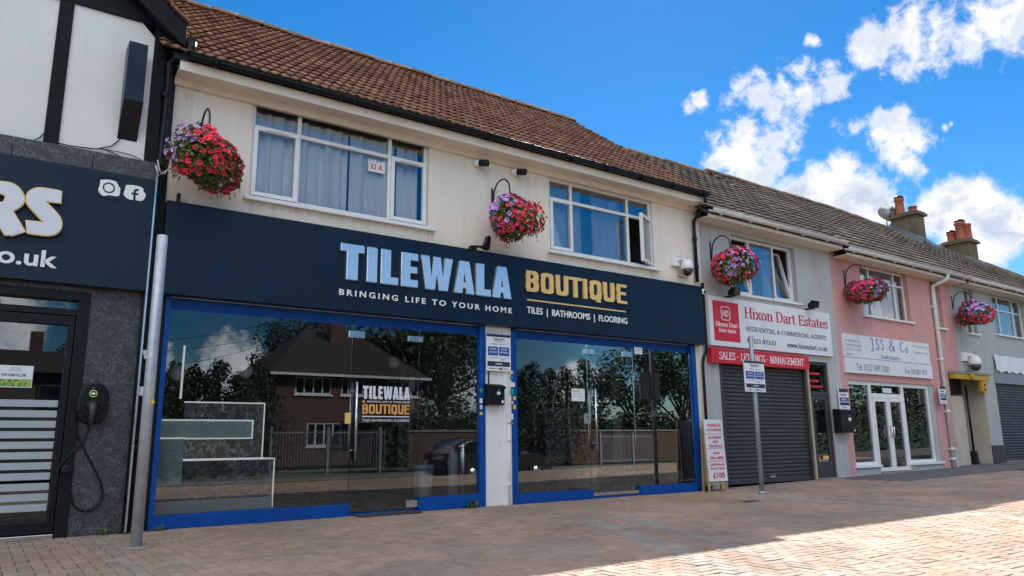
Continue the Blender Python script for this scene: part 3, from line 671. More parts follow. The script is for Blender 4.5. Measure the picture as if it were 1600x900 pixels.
def room(parent, x0, x1, y0, y1, z0, z1, m, name='interior', floor=None):
    mb = MB()
    mb.poly([(x0, y1, z0), (x1, y1, z0), (x1, y1, z1), (x0, y1, z1)]).poly([(x0, y0, z0), (x0, y1, z0), (x0, y1, z1), (x0, y0, z1)]).poly([(x1, y0, z0), (x1, y1, z0), (x1, y1, z1), (x1, y0, z1)])
    mb.poly([(x0, y0, z1), (x1, y0, z1), (x1, y1, z1), (x0, y1, z1)])
    mb.k = 1; mb.poly([(x0, y0, z0), (x1, y0, z0), (x1, y1, z0), (x0, y1, z0)])
    return mb.build(name, [m, floor or m], parent)

# ------------------------------------------------------------------ the cream building with the tile shop
creamb = thing('shop_building', (6.4, 4, 0), 'cream rendered two storey shop with brown tiled roof, blue shopfronts and black gutter', 'building')
CX0, CX1 = 1.60, 11.20
w1 = (2.57, 5.215, 4.063, 5.425); w2 = (7.535, 10.01, 4.045, 5.35)
s1 = (1.70, 6.205, 0.0, 2.66); s2 = (6.69, 10.945, 0.0, 2.66)
mb = wall(MB(), CX0, CX1, 0, 5.62, 0, .16, [w1, w2, s1, s2])
mb.poly([(CX0, 0, 0), (CX0, 7.2, 0), (CX0, 7.2, 5.5), (CX0, 0, 5.62)]).poly([(CX1, 0, 0), (CX1, 7.2, 0), (CX1, 7.2, 5.5), (CX1, 0, 5.62)]).poly([(CX0, 7.2, 0), (CX1, 7.2, 0), (CX1, 7.2, 5.5), (CX0, 7.2, 5.5)])
mb.poly([(CX1, 0, 5.5), (CX1, 3.4, 8.35), (CX1, 7.2, 5.5)])
mb.build('wall', M['cream'], creamb)
# eaves: fascia board, soffit and moulding under the gutter
mb = MB(); mb.prism([(-.34, 5.40), (-.34, 5.60), (-.31, 5.60), (-.31, 5.435), (-.02, 5.435), (-.02, 5.46), (0, 5.46), (0, 5.33), (-.05, 5.33), (-.075, 5.36), (-.10, 5.40)], 'x', CX0-.02, CX1+.0)
mb.build('eaves_board', M['creamtrim'], creamb, bevel=.004)
MB().box(CX0, 5.3, -.012, .0, 5.425, 5.47).build('joint_trim', M['creamtrim'], creamb)
roof('roof', creamb, M['tilered'], 1.35, 11.05, (-.40, 5.60), (3.4, 8.46), .135, .30, .024, .038, .0055, 3, x1f=lambda c: (.0 if c % 2 else -.05))
ridge_tiles(creamb, 1.35, 11.05, 3.4, 8.50, .13, M['ridge'], 4)
MB().poly([(1.4, 3.4, 8.44), (11.03, 3.4, 8.44), (11.03, 7.5, 5.4), (1.4, 7.5, 5.4)]).build('rear_roof', M['tilered'], creamb)
MB().prism([(-.36, 5.52), (3.4, 8.35), (3.4, 8.43), (-.36, 5.60)], 'x', 1.5, 11.0).build('roof_deck', M['black'], creamb)
gutter(creamb, 1.66, 11.14, -.42, 5.585, .06, M['black'], .82)
# downpipe at the right end
mb = MB(); mb.tube([(11.06, -.42, 5.55), (11.06, -.42, 5.42), (11.08, -.30, 5.30), (11.10, -.07, 5.12), (11.10, -.065, 4.9), (11.10, -.065, 3.9)], .035, 10)
for z in (4.75, 4.2): mb.tube([(11.10, -.065, z-.03), (11.10, -.065, z+.03)], .046, 10)
mb.build('downpipe', M['black'], creamb)
mb = MB(); mb.tube([(11.26, -.05, 3.9), (11.26, -.06, 2.6), (11.16, -.06, 2.45), (11.12, -.06, 2.3), (11.12, -.06, 0)], .028, 10); mb.build('downpipe', M['black'], creamb)

def big_window(parent, r, mulls, trans, label, sashes, y=.05):
    x0, x1, z0, z1 = r; w = .055
    mb = MB(); bars(mb, x0, x1, z0, z1, w, y, y+.07)
    cols = [x0+w]+[v for m in mulls for v in (m-w/2, m+w/2)]+[x1-w]
    for m in mulls: mb.box(m-w/2, m+w/2, y+.001, y+.069, z0+w, z1-w)
    for i in range(0, len(cols), 2): mb.box(cols[i], cols[i+1], y+.002, y+.068, trans-w/2, trans+w/2)
    fr = mb.build('window', M['white'], parent, bevel=.005, label=label)
    MB().box(x0-.06, x1+.09, -.075, y+.02, z0-.055, z0).build('sill', M['white'], fr, bevel=.006)
    for i in range(0, len(cols), 2):
        pane(fr, cols[i], cols[i+1], trans+w/2, z1-w, y+.03)
        k = i//2
        if k in sashes: sash(fr, cols[i]-.02, cols[i+1]+.02, z0+w-.02, trans-w/2+.02, y-.015, M['white'], vent=sashes[k] == 'vent', open_=None if sashes[k] == 'vent' or sashes[k] == 'shut' else sashes[k])
        else: pane(fr, cols[i], cols[i+1], z0+w, trans-w/2, y+.03)
    return fr
mA = [at(468, 250).x, at(611, 280).x]; tA = at(431, 202).z
big_window(creamb, w1, mA, tA, 'wide three light window with an open notice behind the glass', {0: 'vent', 2: 'vent'})
mB_ = [at(895.5, 330).x, at(984, 350).x]; tB = at(876, 311).z
big_window(creamb, w2, mB_, tB, 'wide three light window with its right casement swung open', {0: 'shut', 2: ('right', 27)})
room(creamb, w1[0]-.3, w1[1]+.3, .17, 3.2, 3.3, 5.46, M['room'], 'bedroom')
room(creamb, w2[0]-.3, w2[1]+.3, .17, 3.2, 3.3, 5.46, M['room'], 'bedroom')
wavy_curtain(w1[0]+.02, mA[0]+.75, 3.5, 5.3, .145, 'white curtain drawn across the left half of the widest upstairs window', 1)
wavy_curtain(mA[0]+.78, mA[1]+.12, 3.5, 5.3, .15, 'white curtain drawn across the middle right of the widest upstairs window, behind the notice', 2, .045, .2)
wavy_curtain(mA[1]+.16, mA[1]+.52, 3.5, 5.3, .19, 'narrow white curtain gathered behind the right casement of the widest upstairs window', 3, .06, .12)
wavy_curtain(w2[0]+.02, mB_[0]+.3, 3.5, 5.25, .17, 'white curtain gathered at the left side of the window with the open casement', 4, .05, .15)
wavy_curtain(mB_[0]+.62, mB_[1]-.05, 3.5, 5.25, .22, 'white curtain hanging in the middle of the window with the open casement', 5, .05, .17)
# notice in the window
x0, x1, z0, z1 = rect_px((576, 248), (601, 272), .07)
fl = thing('window_notice', ((x0+x1)/2, .078, z0), 'white paper with red number 32 A taped inside the upstairs window', 'notice')
MB().box(x0, x1, .073, .077, z0, z1).build('paper', M['notice'], fl)
text('32 A', x0+.03, x1-.03, z0+.04, z0+.12, .073, M['redtext'], fl, d=.002, bold=.01)
text('F L A T', x0+.03, x1-.05, z0+.15, z0+.18, .073, M['inktext'], fl, d=.002)

# shopfronts: blue joinery, plinth and glass
def shopfront(name, r, doorx, plinth, joints, label, posts):
    x0, x1, z0, z1 = r
    sf = thing_child = bpy.data.objects.new('blank', None)
    bpy.data.objects.remove(sf)
    mb = MB()
    mb.box(x0-.0, x0+posts[0], -.05, .10, 0, z1).box(x1-posts[1], x1, -.05, .10, 0, z1)
    mb.box(x0+posts[0], x1-posts[1], -.0+.04, .12, z1-.15, z1)
    mb.box(x0+posts[0], doorx[0], -.055, .095, 0, plinth[0]).box(doorx[1], x1-posts[1], -.055, .095, 0, plinth[1])
    mb.box(doorx[0], doorx[1], -.03, .09, -.0, .028)
    fr = mb.build('shopfront', M['blue'], creamb, bevel=.006, label=label)
    xs = [x0+posts[0]]+joints+[x1-posts[1]]
    for i in range(len(xs)-1):
        a, b = xs[i]+.004, xs[i+1]-.004
        isd = abs(a-doorx[0]) < .03
        zz = .045 if isd else (plinth[0] if b < doorx[1] else plinth[1])
        if isd: continue
        pane(fr, a, b, zz, z1-.15, .0, GL_SHOP)
    zt = z1-.33
    pane(fr, doorx[0]+.004, doorx[1]-.004, zt+.006, z1-.15, .0, GL_SHOP, 'transom_pane')
    dr = pane(fr, doorx[0]+.006, doorx[1]-.006, .04, zt, .001, GL_DOOR, 'glass_door')
    return fr, dr, zt
d1 = (at(546, 700).x, at(653.5, 700).x)
sf1, door1, zt1 = shopfront('a', s1, d1, (.155, .185), [d1[0], d1[1]], 'long blue shopfront left of the white pillar', (.055, .10))
d2 = (at(921, 680).x, at(994, 680).x)
sf2, door2, zt2 = shopfront('b', s2, d2, (.15, .16), [d2[0], d2[1]], 'shorter blue shopfront right of the white pillar', (.10, .12))
def steel(parent, name, x0, x1, z0, z1, y0=-.02, y1=.03): return MB().box(x0, x1, y0, y1, z0, z1).build(name, M['chrome'], parent, bevel=.003)
def pull(parent, x, z0, z1):
    for dy in (-.055, .06):
        mb = MB(); mb.tube([(x+(0 if dy < 0 else -.04), dy, z0), (x+(0 if dy < 0 else -.04), dy, z1)], .016, 12)
        for z in (z0+.12, z1-.12): mb.tube([(x+(0 if dy < 0 else -.04), dy, z), (x+(0 if dy < 0 else -.02), 0, z)], .009, 8)
        mb.build('pull_handle', M['chrome'], parent)
zt = at(556, 597).z; zb = at(553, 718).z; pull(door1, at(554, 650).x, zb, zt)
zt = at(926, 608).z; zb = at(928, 704).z; pull(door2, at(928, 650).x, zb, zt)
for (a, b, nm, par) in (((545, 517), (569, 529), 'patch_fitting', sf1), ((638, 525), (660, 535), 'patch_fitting', door1), ((912, 545), (927, 554), 'patch_fitting', sf2), ((972, 549), (986, 558), 'patch_fitting', door2),
                        ((634, 782), (652, 792), 'floor_pivot', door1), ((539, 645), (547, 662), 'lock_box', sf1), ((914, 646), (922, 662), 'lock_box', sf2)):
    x0, x1, z0, z1 = rect_px(a, b, 0); o = steel(par, nm, x0, x1, z0, z1)
    if nm == 'lock_box' and par is sf1: o.data.materials[0] = M['gold']
# silver rail at the foot of the right door
MB().box(d2[0]+.02, d2[1]-.02, -.035, .03, .04, .09).build('bottom_rail', M['chrome'], door2, bevel=.003)
# lettering on the left glass door
def q(a, b, y=-.001): return rect_px(a, b, y)
x0, x1, z0, z1 = q((567, 604), (640, 626)); zc = at(603, 615).z
block_text('TILEWALA', x0, x1, at(603, 624).z, at(603, 604).z, -.001, M['lettergrey'], door1, d=.002)
text('BRINGING LIFE TO YOUR HOME', x0+.07, x1, at(603, 629).z-.005, at(603, 626.5).z, -.001, M['lettergrey'], door1, d=.002, bold=.01)
MB().box(x0, x0+.035, -.003, -.001, at(603, 630).z, at(603, 626).z).build('lettering', M['orange'], door1)
pen_text('BOUTIQUE', GB, .085, .085, x0, x1, at(603, 648.5).z, at(603, 632).z, -.001, M['orange'], door1, track=.03, d=.002, square=True)
MB().box(x0, x1, -.003, -.001, at(603, 651.8).z, at(603, 650.2).z).build('lettering', M['lettergrey'], door1)
text('TILES | BATHROOMS | FLOORING', x0, x1, at(603, 660).z, at(603, 655).z, -.001, M['lettergrey'], door1, d=.002, bold=.012)
# paint specks and paper stickers on the blue posts
def stickers(xc, lst, m_):
    for (px, py, w, h, k) in lst:
        p = at(px, py, -.056); MB().box(p.x-w/2, p.x+w/2, -.0525, -.0505, p.z-h/2, p.z+h/2).build('sticker', M[k], m_)
stickers(0, [(752, 610, .05, .06, 'teal'), (752, 626, .05, .07, 'notice'), (752, 636, .04, .06, 'lamp'), (752, 646, .05, .04, 'ylw')], sf1)
stickers(0, [(799.5, 582, .06, .05, 'gold'), (799.5, 590, .06, .04, 'teal'), (799, 600, .05, .08, 'notice'), (803, 601, .04, .07, 'notice'), (800, 612, .06, .09, 'teal'), (804, 622, .05, .05, 'ylw'), (800, 629, .05, .05, 'gold'), (804, 636, .05, .06, 'ylw'), (800, 651, .05, .09, 'notice'), (801, 661, .05, .04, 'terracotta')], sf2)
# pillar between the shopfronts
MB().box(s1[1]+.001, s2[0]-.001, -.035, .0, 0, 2.66).box(6.52, 6.60, -.06, -.035, 0, 2.66).build('pillar', M['whitepaint'], creamb, bevel=.006)
mb = MB(); mb.tube([(6.605, -.075, .0), (6.605, -.075, 1.25)], .016, 8)
for z in (.3, .95, 1.22): mb.tube([(6.605, -.075, z-.03), (6.605, -.075, z+.03)], .022, 8)
mb.build('conduit', M['whitepaint'], creamb)
mb = MB(); mb.tube([(6.26, -.05, 1.75)]+[(6.26+.0, -.05, 2.3)]+[(6.26+.07-.07*cos(a*pi/8), -.05, 2.42+.1*sin(a*pi/8)) for a in range(1, 5)]+[(6.46, -.05, 2.52), (6.5, -.05, 2.4), (6.5, -.05, 2.2)], .01, 6); mb.build('loose_cable', M['black'], creamb)
# shop interiors
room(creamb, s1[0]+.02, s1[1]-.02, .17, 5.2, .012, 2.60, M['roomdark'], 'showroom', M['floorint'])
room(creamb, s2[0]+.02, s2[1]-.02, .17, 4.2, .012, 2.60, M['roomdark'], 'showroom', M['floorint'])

# ------------------------------------------------------------------ navy fascia sign over the two shopfronts
sg = thing('shop_sign', (6.4, -.06, 2.68), 'long navy fascia sign with silver and gold lettering above the blue shopfronts', 'sign')
FY = -.18
MB().box(1.595, 11.09, FY, -.002, 2.661, 3.772).build('panel', M['navy'], sg, bevel=.006)
MB().box(1.595, 11.09, FY+.005, -.003, 3.775, 3.787).build('top_trim', M['black'], sg)
zt, zb = at(540, 385, FY).z, at(540, 437, FY).z
xa, xb = at(530, 400, FY).x, at(797, 450, FY).x
zt = (at(532, 379.5, FY).z+at(785, 418, FY).z)/2; zb = (at(545, 439, FY).z+at(790, 467, FY).z)/2
block_text('TILEWALA', xa+.012, xb-.012, zb+.012, zt-.012, FY-.006, M['mirror'], sg, 'letters', d=.042)
block_text('TILEWALA', xa, xb, zb, zt, FY-.002, M['silver'], sg, 'letter_edges', d=.035)
zt = (at(533, 452.5, FY).z+at(797, 480.5, FY).z)/2; zb = (at(533, 462, FY).z+at(797, 489, FY).z)/2
text('BRINGING LIFE TO YOUR HOME', at(529.5, 457, FY).x, at(799, 485, FY).x, zb, zt, FY-.001, M['whitetext'], sg, d=.012, bold=.018, space=1.45)
za, zb = (at(822, 423, FY).z+at(972, 445, FY).z)/2, (at(826, 454, FY).z+at(975, 474.5, FY).z)/2
zq = zb-(za-zb)*.15
pen_text('BOUTIQUE', GB, .088, .085, at(820.5, 440, FY).x, at(977.5, 460, FY).x, zq, za, FY-.001, M['gold'], sg, 'letters', d=.03, track=.06, square=True)
zl = (at(823, 468.5, FY).z+at(977, 487, FY).z)/2
MB().box(at(823, 468, FY).x, at(977.5, 487, FY).x, FY-.01, FY-.001, zl-.011, zl+.011).build('gold_line', M['gold'], sg)
za, zb = (at(824, 479, FY).z+at(978, 497, FY).z)/2, (at(824, 493, FY).z+at(978, 509, FY).z)/2
text('TILES  |  BATHROOMS  |  FLOORING', at(823, 485, FY).x, at(979.5, 503, FY).x, zb, za, FY-.001, M['whitetext'], sg, d=.012, bold=.012)

# ------------------------------------------------------------------ half timbered building on the left
LY = -.10
tb = thing('half_timbered_building', (-2, 4, 0), 'half timbered building with black beams on white render, dark cladding below and a tiled gable', 'building')
LX0, LX1 = -7.5, 1.452
door_l = (-1.2, at(124, 640, LY).x, 0.0, 2.60)
mb = MB(); mb.poly([(LX0, LY, 2.66), (LX1, LY, 2.66), (LX1, LY, 5.7), (-3.0, LY, 10.2), (LX0, LY, 5.7)])
mb.poly([(LX1, LY, 0), (LX1, 8, 0), (LX1, 8, 5.7), (LX1, LY, 5.7)]).poly([(LX0, LY, 0), (LX0, 8, 0), (LX0, 8, 5.7), (LX0, LY, 5.7)]).poly([(LX0, 8, 0), (LX1, 8, 0), (LX1, 8, 5.7), (-3.0, 8, 10.2), (LX0, 8, 5.7)])
mb.build('wall', M['whiterender'], tb)
wall(MB(), LX0, LX1, 0, 2.66, LY, .12, [door_l]).build('dark_cladding', M['curl'], tb)
# dark stone course above the sign
for a, b in ((-3.2, -2.1), (-2.094, -1.0), (-.994, .02), (.026, .78), (.786, LX1)):
    MB().box(a, b, -.235, LY+.001, 3.985, 4.20).build('stone_course', M['curl'], tb, bevel=.003)
def beam(x0, x1, z0, z1, d=.025): MB().box(x0, x1, LY-d, LY+.01, z0, z1).build('timber_beam', M['timber'], tb, bevel=.006)
vx0, vx1 = at(76, 150, LY-.03).x, at(104, 150, LY-.03).x
vx0 = (at(92, 0, LY).x+at(69, 222, LY).x)/2; vx1 = (at(115, 10, LY).x+at(93, 222, LY).x)/2
zb1 = (at(116, 5, LY).z+at(240, 42, LY).z)/2
rx0 = (at(243, 45, LY).x+at(225, 248, LY).x)/2; rx1 = 1.452
beam(vx0, vx1, 4.20, zb1); beam(rx0, rx1, 4.20, zb1)
beam(-3.6, rx1, zb1, zb1+.42, .028)
bxa, bxb = at(184, 5, LY).x, at(195, 5, LY).x; beam(bxa, bxb, zb1+.42, max(zb1+.45, 5.7+(1.452-bxb)-.12)); beam(-.95, -.75, zb1+.42, 7.75); beam(-2.1, -1.85, 4.2, zb1)
# gable roof: barge board and tiles
by = -.30
p0, p1 = at(273, 57, by), at(218, 0, by); u0, u1 = at(290, 33, by), at(252, 0, by)
sl = (p1.z-p0.z)/(p1.x-p0.x)
ex = at(292, 50, by).x; ez = p0.z+sl*(ex-p0.x)
th = u0.z-(p0.z+sl*(u0.x-p0.x))
apx = -3.0
def onl(x, o=0): return ez+sl*(x-ex)+o
MB().prism([(ex, onl(ex)), (ex, onl(ex, th)), (apx, onl(apx, th)), (apx, onl(apx))], 'y', by, by+.04).build('barge_board', M['timber'], tb, bevel=.006)
MB().prism([(2*apx-ex, onl(ex)), (2*apx-ex, onl(ex, th)), (apx-.01, onl(apx, th)), (apx-.01, onl(apx))], 'y', by, by+.04).build('barge_board', M['timber'], tb, bevel=.006)
MB().prism([(ex-.02, onl(ex, .03)), (ex-.02, onl(ex, .05)), (apx, onl(apx, .05)), (apx, onl(apx, .03))], 'y', by+.041, LY).build('verge_soffit', M['timber'], tb)
def gable_roof():
    mb = MB(); rr = random.Random(9); n = 22
    for side in (1, -1):
        for c in range(n):
            f0, f1 = c/n, (c+1.1)/n
            xa = ex+.02+(apx-ex)*f0; xb = ex+.02+(apx-ex)*f1
            za, zb = onl(xa, th+.045), onl(xb, th+.02)
            y = by-.05
            while y < 8:
                yy = min(y+.25, 8); rn = rr.random(); j = rr.uniform(-.006, .006)
                q = [(xa, y+.002, za+j-.03), (xa, yy-.002, za+j-.03), (xa, yy-.002, za+j), (xa, y+.002, za+j), (xb, y+.002, zb-.03), (xb, yy-.002, zb-.03), (xb, yy-.002, zb), (xb, y+.002, zb)]
                if side < 0: q = [(2*apx-p[0], p[1], p[2]) for p in q]
                mb.hexa([q[0], q[4], q[5], q[1], q[3], q[7], q[6], q[2]], rn); y = yy
    return mb.build('gable_tiles', M['tilered'], tb)
gable_roof()
# side gutter end, hopper and downpipe
mb = MB(); mb.tube([(ex+.06, by-.02, ez+.10), (ex+.06, 2.0, ez+.10)], .065, 12); mb.build('gutter', M['black'], tb)
hx = at(293, 84, -.35)
dpx = at(266, 100, -.2).x
mb = MB(); mb.tube([(ex+.06, -.36, ez+.06), (ex+.05, -.36, hx.z+.06), (ex-.0, -.33, hx.z), (dpx+.06, -.22, hx.z-.03), (dpx, -.17, hx.z-.10), (dpx, -.16, 4.9), (dpx-.03, -.15, 2.6), (dpx-.03, -.15, .02)], [.06, .05, .042, .04, .04, .04, .04, .04], 12)
for z in (5.1, 4.2, 1.9, .9): mb.tube([(dpx-.015, -.155, z-.035), (dpx-.015, -.155, z+.035)], .052, 12)
mb.build('downpipe', M['black'], tb)
MB().box(1.598, 1.699, -.02, -.001, 0, 2.658).build('gap_cover', M['black'], tb); MB().box(1.453, 1.598, -.04, .05, 0, 5.6).build('party_strip', M['black'], tb)
MB().box(1.440, 1.458, -.255, -.10, 0.02, 4.2).build('steel_trim', M['silver'], tb)
for px, py in ((228, 554), (222, 611)):
    p = at(px, py, -.2); MB().box(p.x-.035, p.x+.035, -.2035, -.200, p.z-.05, p.z+.05).build('pipe_label', M['notice'], tb)
# its fascia sign
lsg = thing('shop_sign', (0, -.2, 2.65), 'slate navy fascia sign with chunky white letters edged in gold and two social media badges', 'sign')
LS = -.24
MB().box(-3.2, 1.438, LS, LY-.001, 2.655, 3.983).build('panel', M['navyleft'], lsg, bevel=.004)
def W2(pts, sx=5.0, ox=0, oy=260, y=LS): return [(at(ox+a/sx, oy+b/sx, y).x, at(ox+a/sx, oy+b/sx, y).z) for a, b in pts]
def smooth_loop(pts, corner, n=4):
    out = []; k = len(pts)
    for i in range(k):
        p0_, p1_, p2_, p3_ = (pts[(i+j-1) % k] for j in range(4))
        if i in corner and (i+1) % k in corner: out.append(p1_); continue
        if i in corner: p0_ = p1_
        if (i+1) % k in corner: p3_ = p2_
        for j in range(n):
            t = j/n; out.append(tuple(.5*((2*p1_[c])+(-p0_[c]+p2_[c])*t+(2*p0_[c]-5*p1_[c]+4*p2_[c]-p3_[c])*t*t+(-p0_[c]+3*p1_[c]-3*p2_[c]+p3_[c])*t**3) for c in (0, 1)))
    return out
Spts = W2([(473, 207), (330, 184), (270, 188), (222, 215), (206, 262), (222, 318), (345, 452), (202, 436), (214, 532), (360, 548), (430, 536), (468, 495), (472, 440), (448, 390), (346, 282), (470, 298)])
Sl = smooth_loop(Spts, {0, 6, 7, 8, 14, 15})
Rpts = W2([(-190, 92), (10, 135), (90, 148), (150, 190), (182, 250), (170, 310), (95, 362), (192, 522), (95, 548), (40, 545), (-60, 390), (-70, 500), (-220, 480)])
Rl = smooth_loop(Rpts, {0, 1, 6, 7, 8, 9, 10, 11, 12})
Rh = smooth_loop(W2([(-60, 215), (0, 222), (38, 238), (42, 262), (20, 296), (-55, 285)]), {0, 5})
def grow(lp, g):
    cx = sum(p[0] for p in lp)/len(lp); n = len(lp); out = []
    for i in range(n):
        a, b, c = lp[i-1], lp[i], lp[(i+1) % n]
        t = Vector((c[0]-a[0], c[1]-a[1])); t = t.normalized() if t.length > 1e-6 else Vector((1, 0)); out.append((b[0]-t.y*g, b[1]+t.x*g))
    return out
def area(lp): return sum(lp[i-1][0]*lp[i][1]-lp[i][0]*lp[i-1][1] for i in range(len(lp)))/2
def slab(loops, y0, y1, name, m, par):
    v, f = loops_mesh(loops); mb = MB()
    for p in v: mb.v.append((p[0], y1 if p[2] > 0 else y0, p[1]))
    for q_ in f: mb.face(q_)
    return mb.build(name, m, par)
for lp, hl in ((Sl, []), (Rl, [Rh])):
    sgn = -1 if area(lp) > 0 else 1
    slab([lp]+hl, LS-.055, LS-.070, 'letter_face', M['lettergrey'], lsg)
    g = grow(lp, .012*sgn); slab([g]+[grow(h, -.012*(-1 if area(h) > 0 else 1)) for h in hl], LS-.045, LS-.064, 'letter_rim', M['gold'], lsg)
    slab([lp]+hl, LS-.001, LS-.045, 'letter_body', M['black'], lsg)
x0 = at(-40, 400, LS).x; x1 = at(89, 415, LS).x
text('s.co.uk', x0-.12, x1, at(70, 416, LS).z-.015, at(75, 392, LS).z, LS-.001, M['whitetext'], lsg, d=.012, bold=.022)
def blob(pts): return smooth_loop(W2(pts), {0, 3, 6})
b1 = blob([(785, 105), (855, 105), (915, 125), (925, 155), (944, 182), (925, 232), (850, 225), (800, 228), (768, 190), (778, 150)])
b2 = blob([(985, 145), (1060, 150), (1115, 170), (1120, 200), (1138, 222), (1112, 268), (1040, 262), (1000, 255), (966, 220), (975, 180)])
cxy = at(850/5, 260+168/5, LS); r_ = .105
def ring(c, r, w, n=24, sq=False):
    def pt(a, rr):
        if not sq: return (c[0]+rr*cos(a), c[1]+rr*sin(a))
        k = (abs(cos(a))**5+abs(sin(a))**5)**-.2; return (c[0]+rr*cos(a)*k, c[1]+rr*sin(a)*k)
    return [pt(2*pi*i/n, r) for i in range(n)], [pt(2*pi*i/n, r-w) for i in range(n)]
slab([b1], LS-.001, LS-.005, 'badge', M['whitetext'], lsg); slab([b2], LS-.001, LS-.005, 'badge', M['whitetext'], lsg)
c0_ = (cxy.x, cxy.z)
for o_, i_ in (ring(c0_, .13, .014, 32, True), ring(c0_, .062, .014)): slab([o_, i_], LS-.005, LS-.008, 'badge_mark', M['navyleft'], lsg)
slab([[(c0_[0]+.085+.012*cos(a), c0_[1]+.075+.012*sin(a)) for a in (0, 1, 2, 3, 4, 5, 6)]], LS-.005, LS-.008, 'badge_mark', M['navyleft'], lsg)
fl_ = [W2([p])[0] for p in ((1040, 263), (1058, 264), (1059, 224), (1078, 226), (1080, 212), (1060, 209), (1061, 198), (1068, 193), (1081, 195), (1082, 180), (1062, 176), (1044, 188), (1042, 207), (1027, 205), (1026, 219), (1041, 221))]
slab([fl_], LS-.005, LS-.008, 'badge_mark', M['navyleft'], lsg)
# its glazed door
mb = MB(); dx0, dx1 = door_l[0], door_l[1]
fx1 = dx1; gx1 = at(84, 700, LY).x; gx1 = (at(100, 492, LY).x+at(83, 800, LY).x)/2; lx1 = (at(112, 485, LY).x+at(90, 830, LY).x)/2
mb.box(dx0, fx1, LY-.02, .08, 2.50, 2.60).box(lx1+.008, fx1, LY-.02, .08, 0, 2.50).box(dx0, lx1+.008, LY-.015, .075, 2.33, 2.40).box(dx0, dx0+.06, LY-.02, .08, 0, 2.33)
df = mb.build('door_frame', M['black'], tb, bevel=.004)
pane(df, dx0+.06, lx1+.008, 2.40, 2.50, -.03, GL_SHOP)
mb = MB(); mb.box(-1.12, gx1, LY-.01, -.03, .06, .17).box(-1.12, gx1, LY-.01, -.03, 2.22, 2.32).box(gx1, lx1, LY-.012, -.03, .06, 2.32).box(-1.12, -1.0, LY-.012, -.03, .17, 2.22); ld = mb.build('glass_door', M['black'], tb, bevel=.005)
pane(ld, -1.0, gx1, .17, 2.22, LY+.035, GL_DOOR)
MB().box(-1.13, lx1, LY-.06, .05, 0.0, .045).build('threshold', M['chrome'], tb, bevel=.004)
for i in range(12):
    py = 630+i*16.4; z = at(40, py, LY+.03).z
    if z-.036 > .18: MB().box(-.99, gx1-.012, LY+.030, LY+.034, z-.036, z+.036).build('frosted_band', M['frost'], ld)
room(tb, -1.15, fx1-.02, .09, 3.4, .012, 2.6, M['roomdark'], 'lobby', M['floorint'])
x0, x1, z0, z1 = rect_px((0, 570), (49, 606), LY+.03); x0 = x1-.33
nt_ = thing('door_notice', ((x0+x1)/2, LY+.03, z0), 'white notice with a green landscape picture on the striped glass door', 'notice')
MB().box(x0, x1, LY+.026, LY+.034, z0, z1).build('paper', M['notice'], nt_)
MB().box(x0+.01, x1-.01, LY+.024, LY+.026, z0+.01, z0+.085).build('picture', M['greenpic'], nt_)
text('WE ARE\nWINDOWS', x0+.11, x1-.10, z1-.06, z1-.02, LY+.026, M['teal'], nt_, d=.001)
text('YOUR WARM WELCOME', x0+.05, x1-.06, z1-.115, z1-.085, LY+.026, M['inktext'], nt_, d=.001, bold=.02)
# tall black box on the wall
a = at(203, 63, LY-.22); b = at(232, 72, LY-.22); c = at(197, 152, LY-.22)
bx0, bx1 = (at(203, 64, -.34).x+at(193, 155, -.34).x)/2, (at(233, 71, -.34).x+at(223, 158, -.34).x)/2
zt_, zm_ = at(203, 63, -.34).z, at(194, 153, -.34).z
zl_ = at(213, 218, LY-.07).z
bxs = thing('wall_box', ((bx0+bx1)/2, LY, zl_), 'tall slim black box fixed to the white render between black beams', 'box')
MB().prism([(LY, zl_), (-.34, zm_), (-.34, zt_), (LY, zt_)], 'x', bx0, bx1).build('casing', M['navyleft'], bxs, bevel=.004)
MB().prism([(LY-.004, zl_-.006), (-.345, zm_-.006), (-.345, zm_+.004), (LY-.004, zl_+.004)], 'x', bx0-.003, bx1+.003).build('underside', M['black'], bxs)
# loose cables on the white wall
mb = MB(); mb.tube([at(*p, LY-.02) for p in ((-30, 205), (10, 212), (45, 222), (62, 215), (70, 207))], .006, 6); mb.tube([at(*p, LY-.02) for p in ((80, 215), (88, 223), (110, 228), (150, 233), (175, 228), (188, 217))], .007, 6)
mb.tube([at(*p, LY-.02) for p in ((155, 232), (190, 238), (208, 243), (221, 250))], .005, 6); mb.tube([at(*p, LY-.02) for p in ((165, 234), (185, 243), (200, 249))], .005, 6)
props(mb.build('wall_cable', M['black']), 'thin dark cables sagging across the white render above the slate sign', 'cable')
mb = MB(); mb.tube([at(*p, -.27) for p in ((246, 250), (250, 268), (257, 272), (264, 262), (268, 250))], .007, 6); mb.tube([at(*p, -.27) for p in ((243, 258), (247, 275), (254, 270), (260, 266))], .006, 6)
props(mb.build('cable_loop', M['greywhite']), 'short loop of pale cable beside the black downpipe above the slate sign', 'cable')

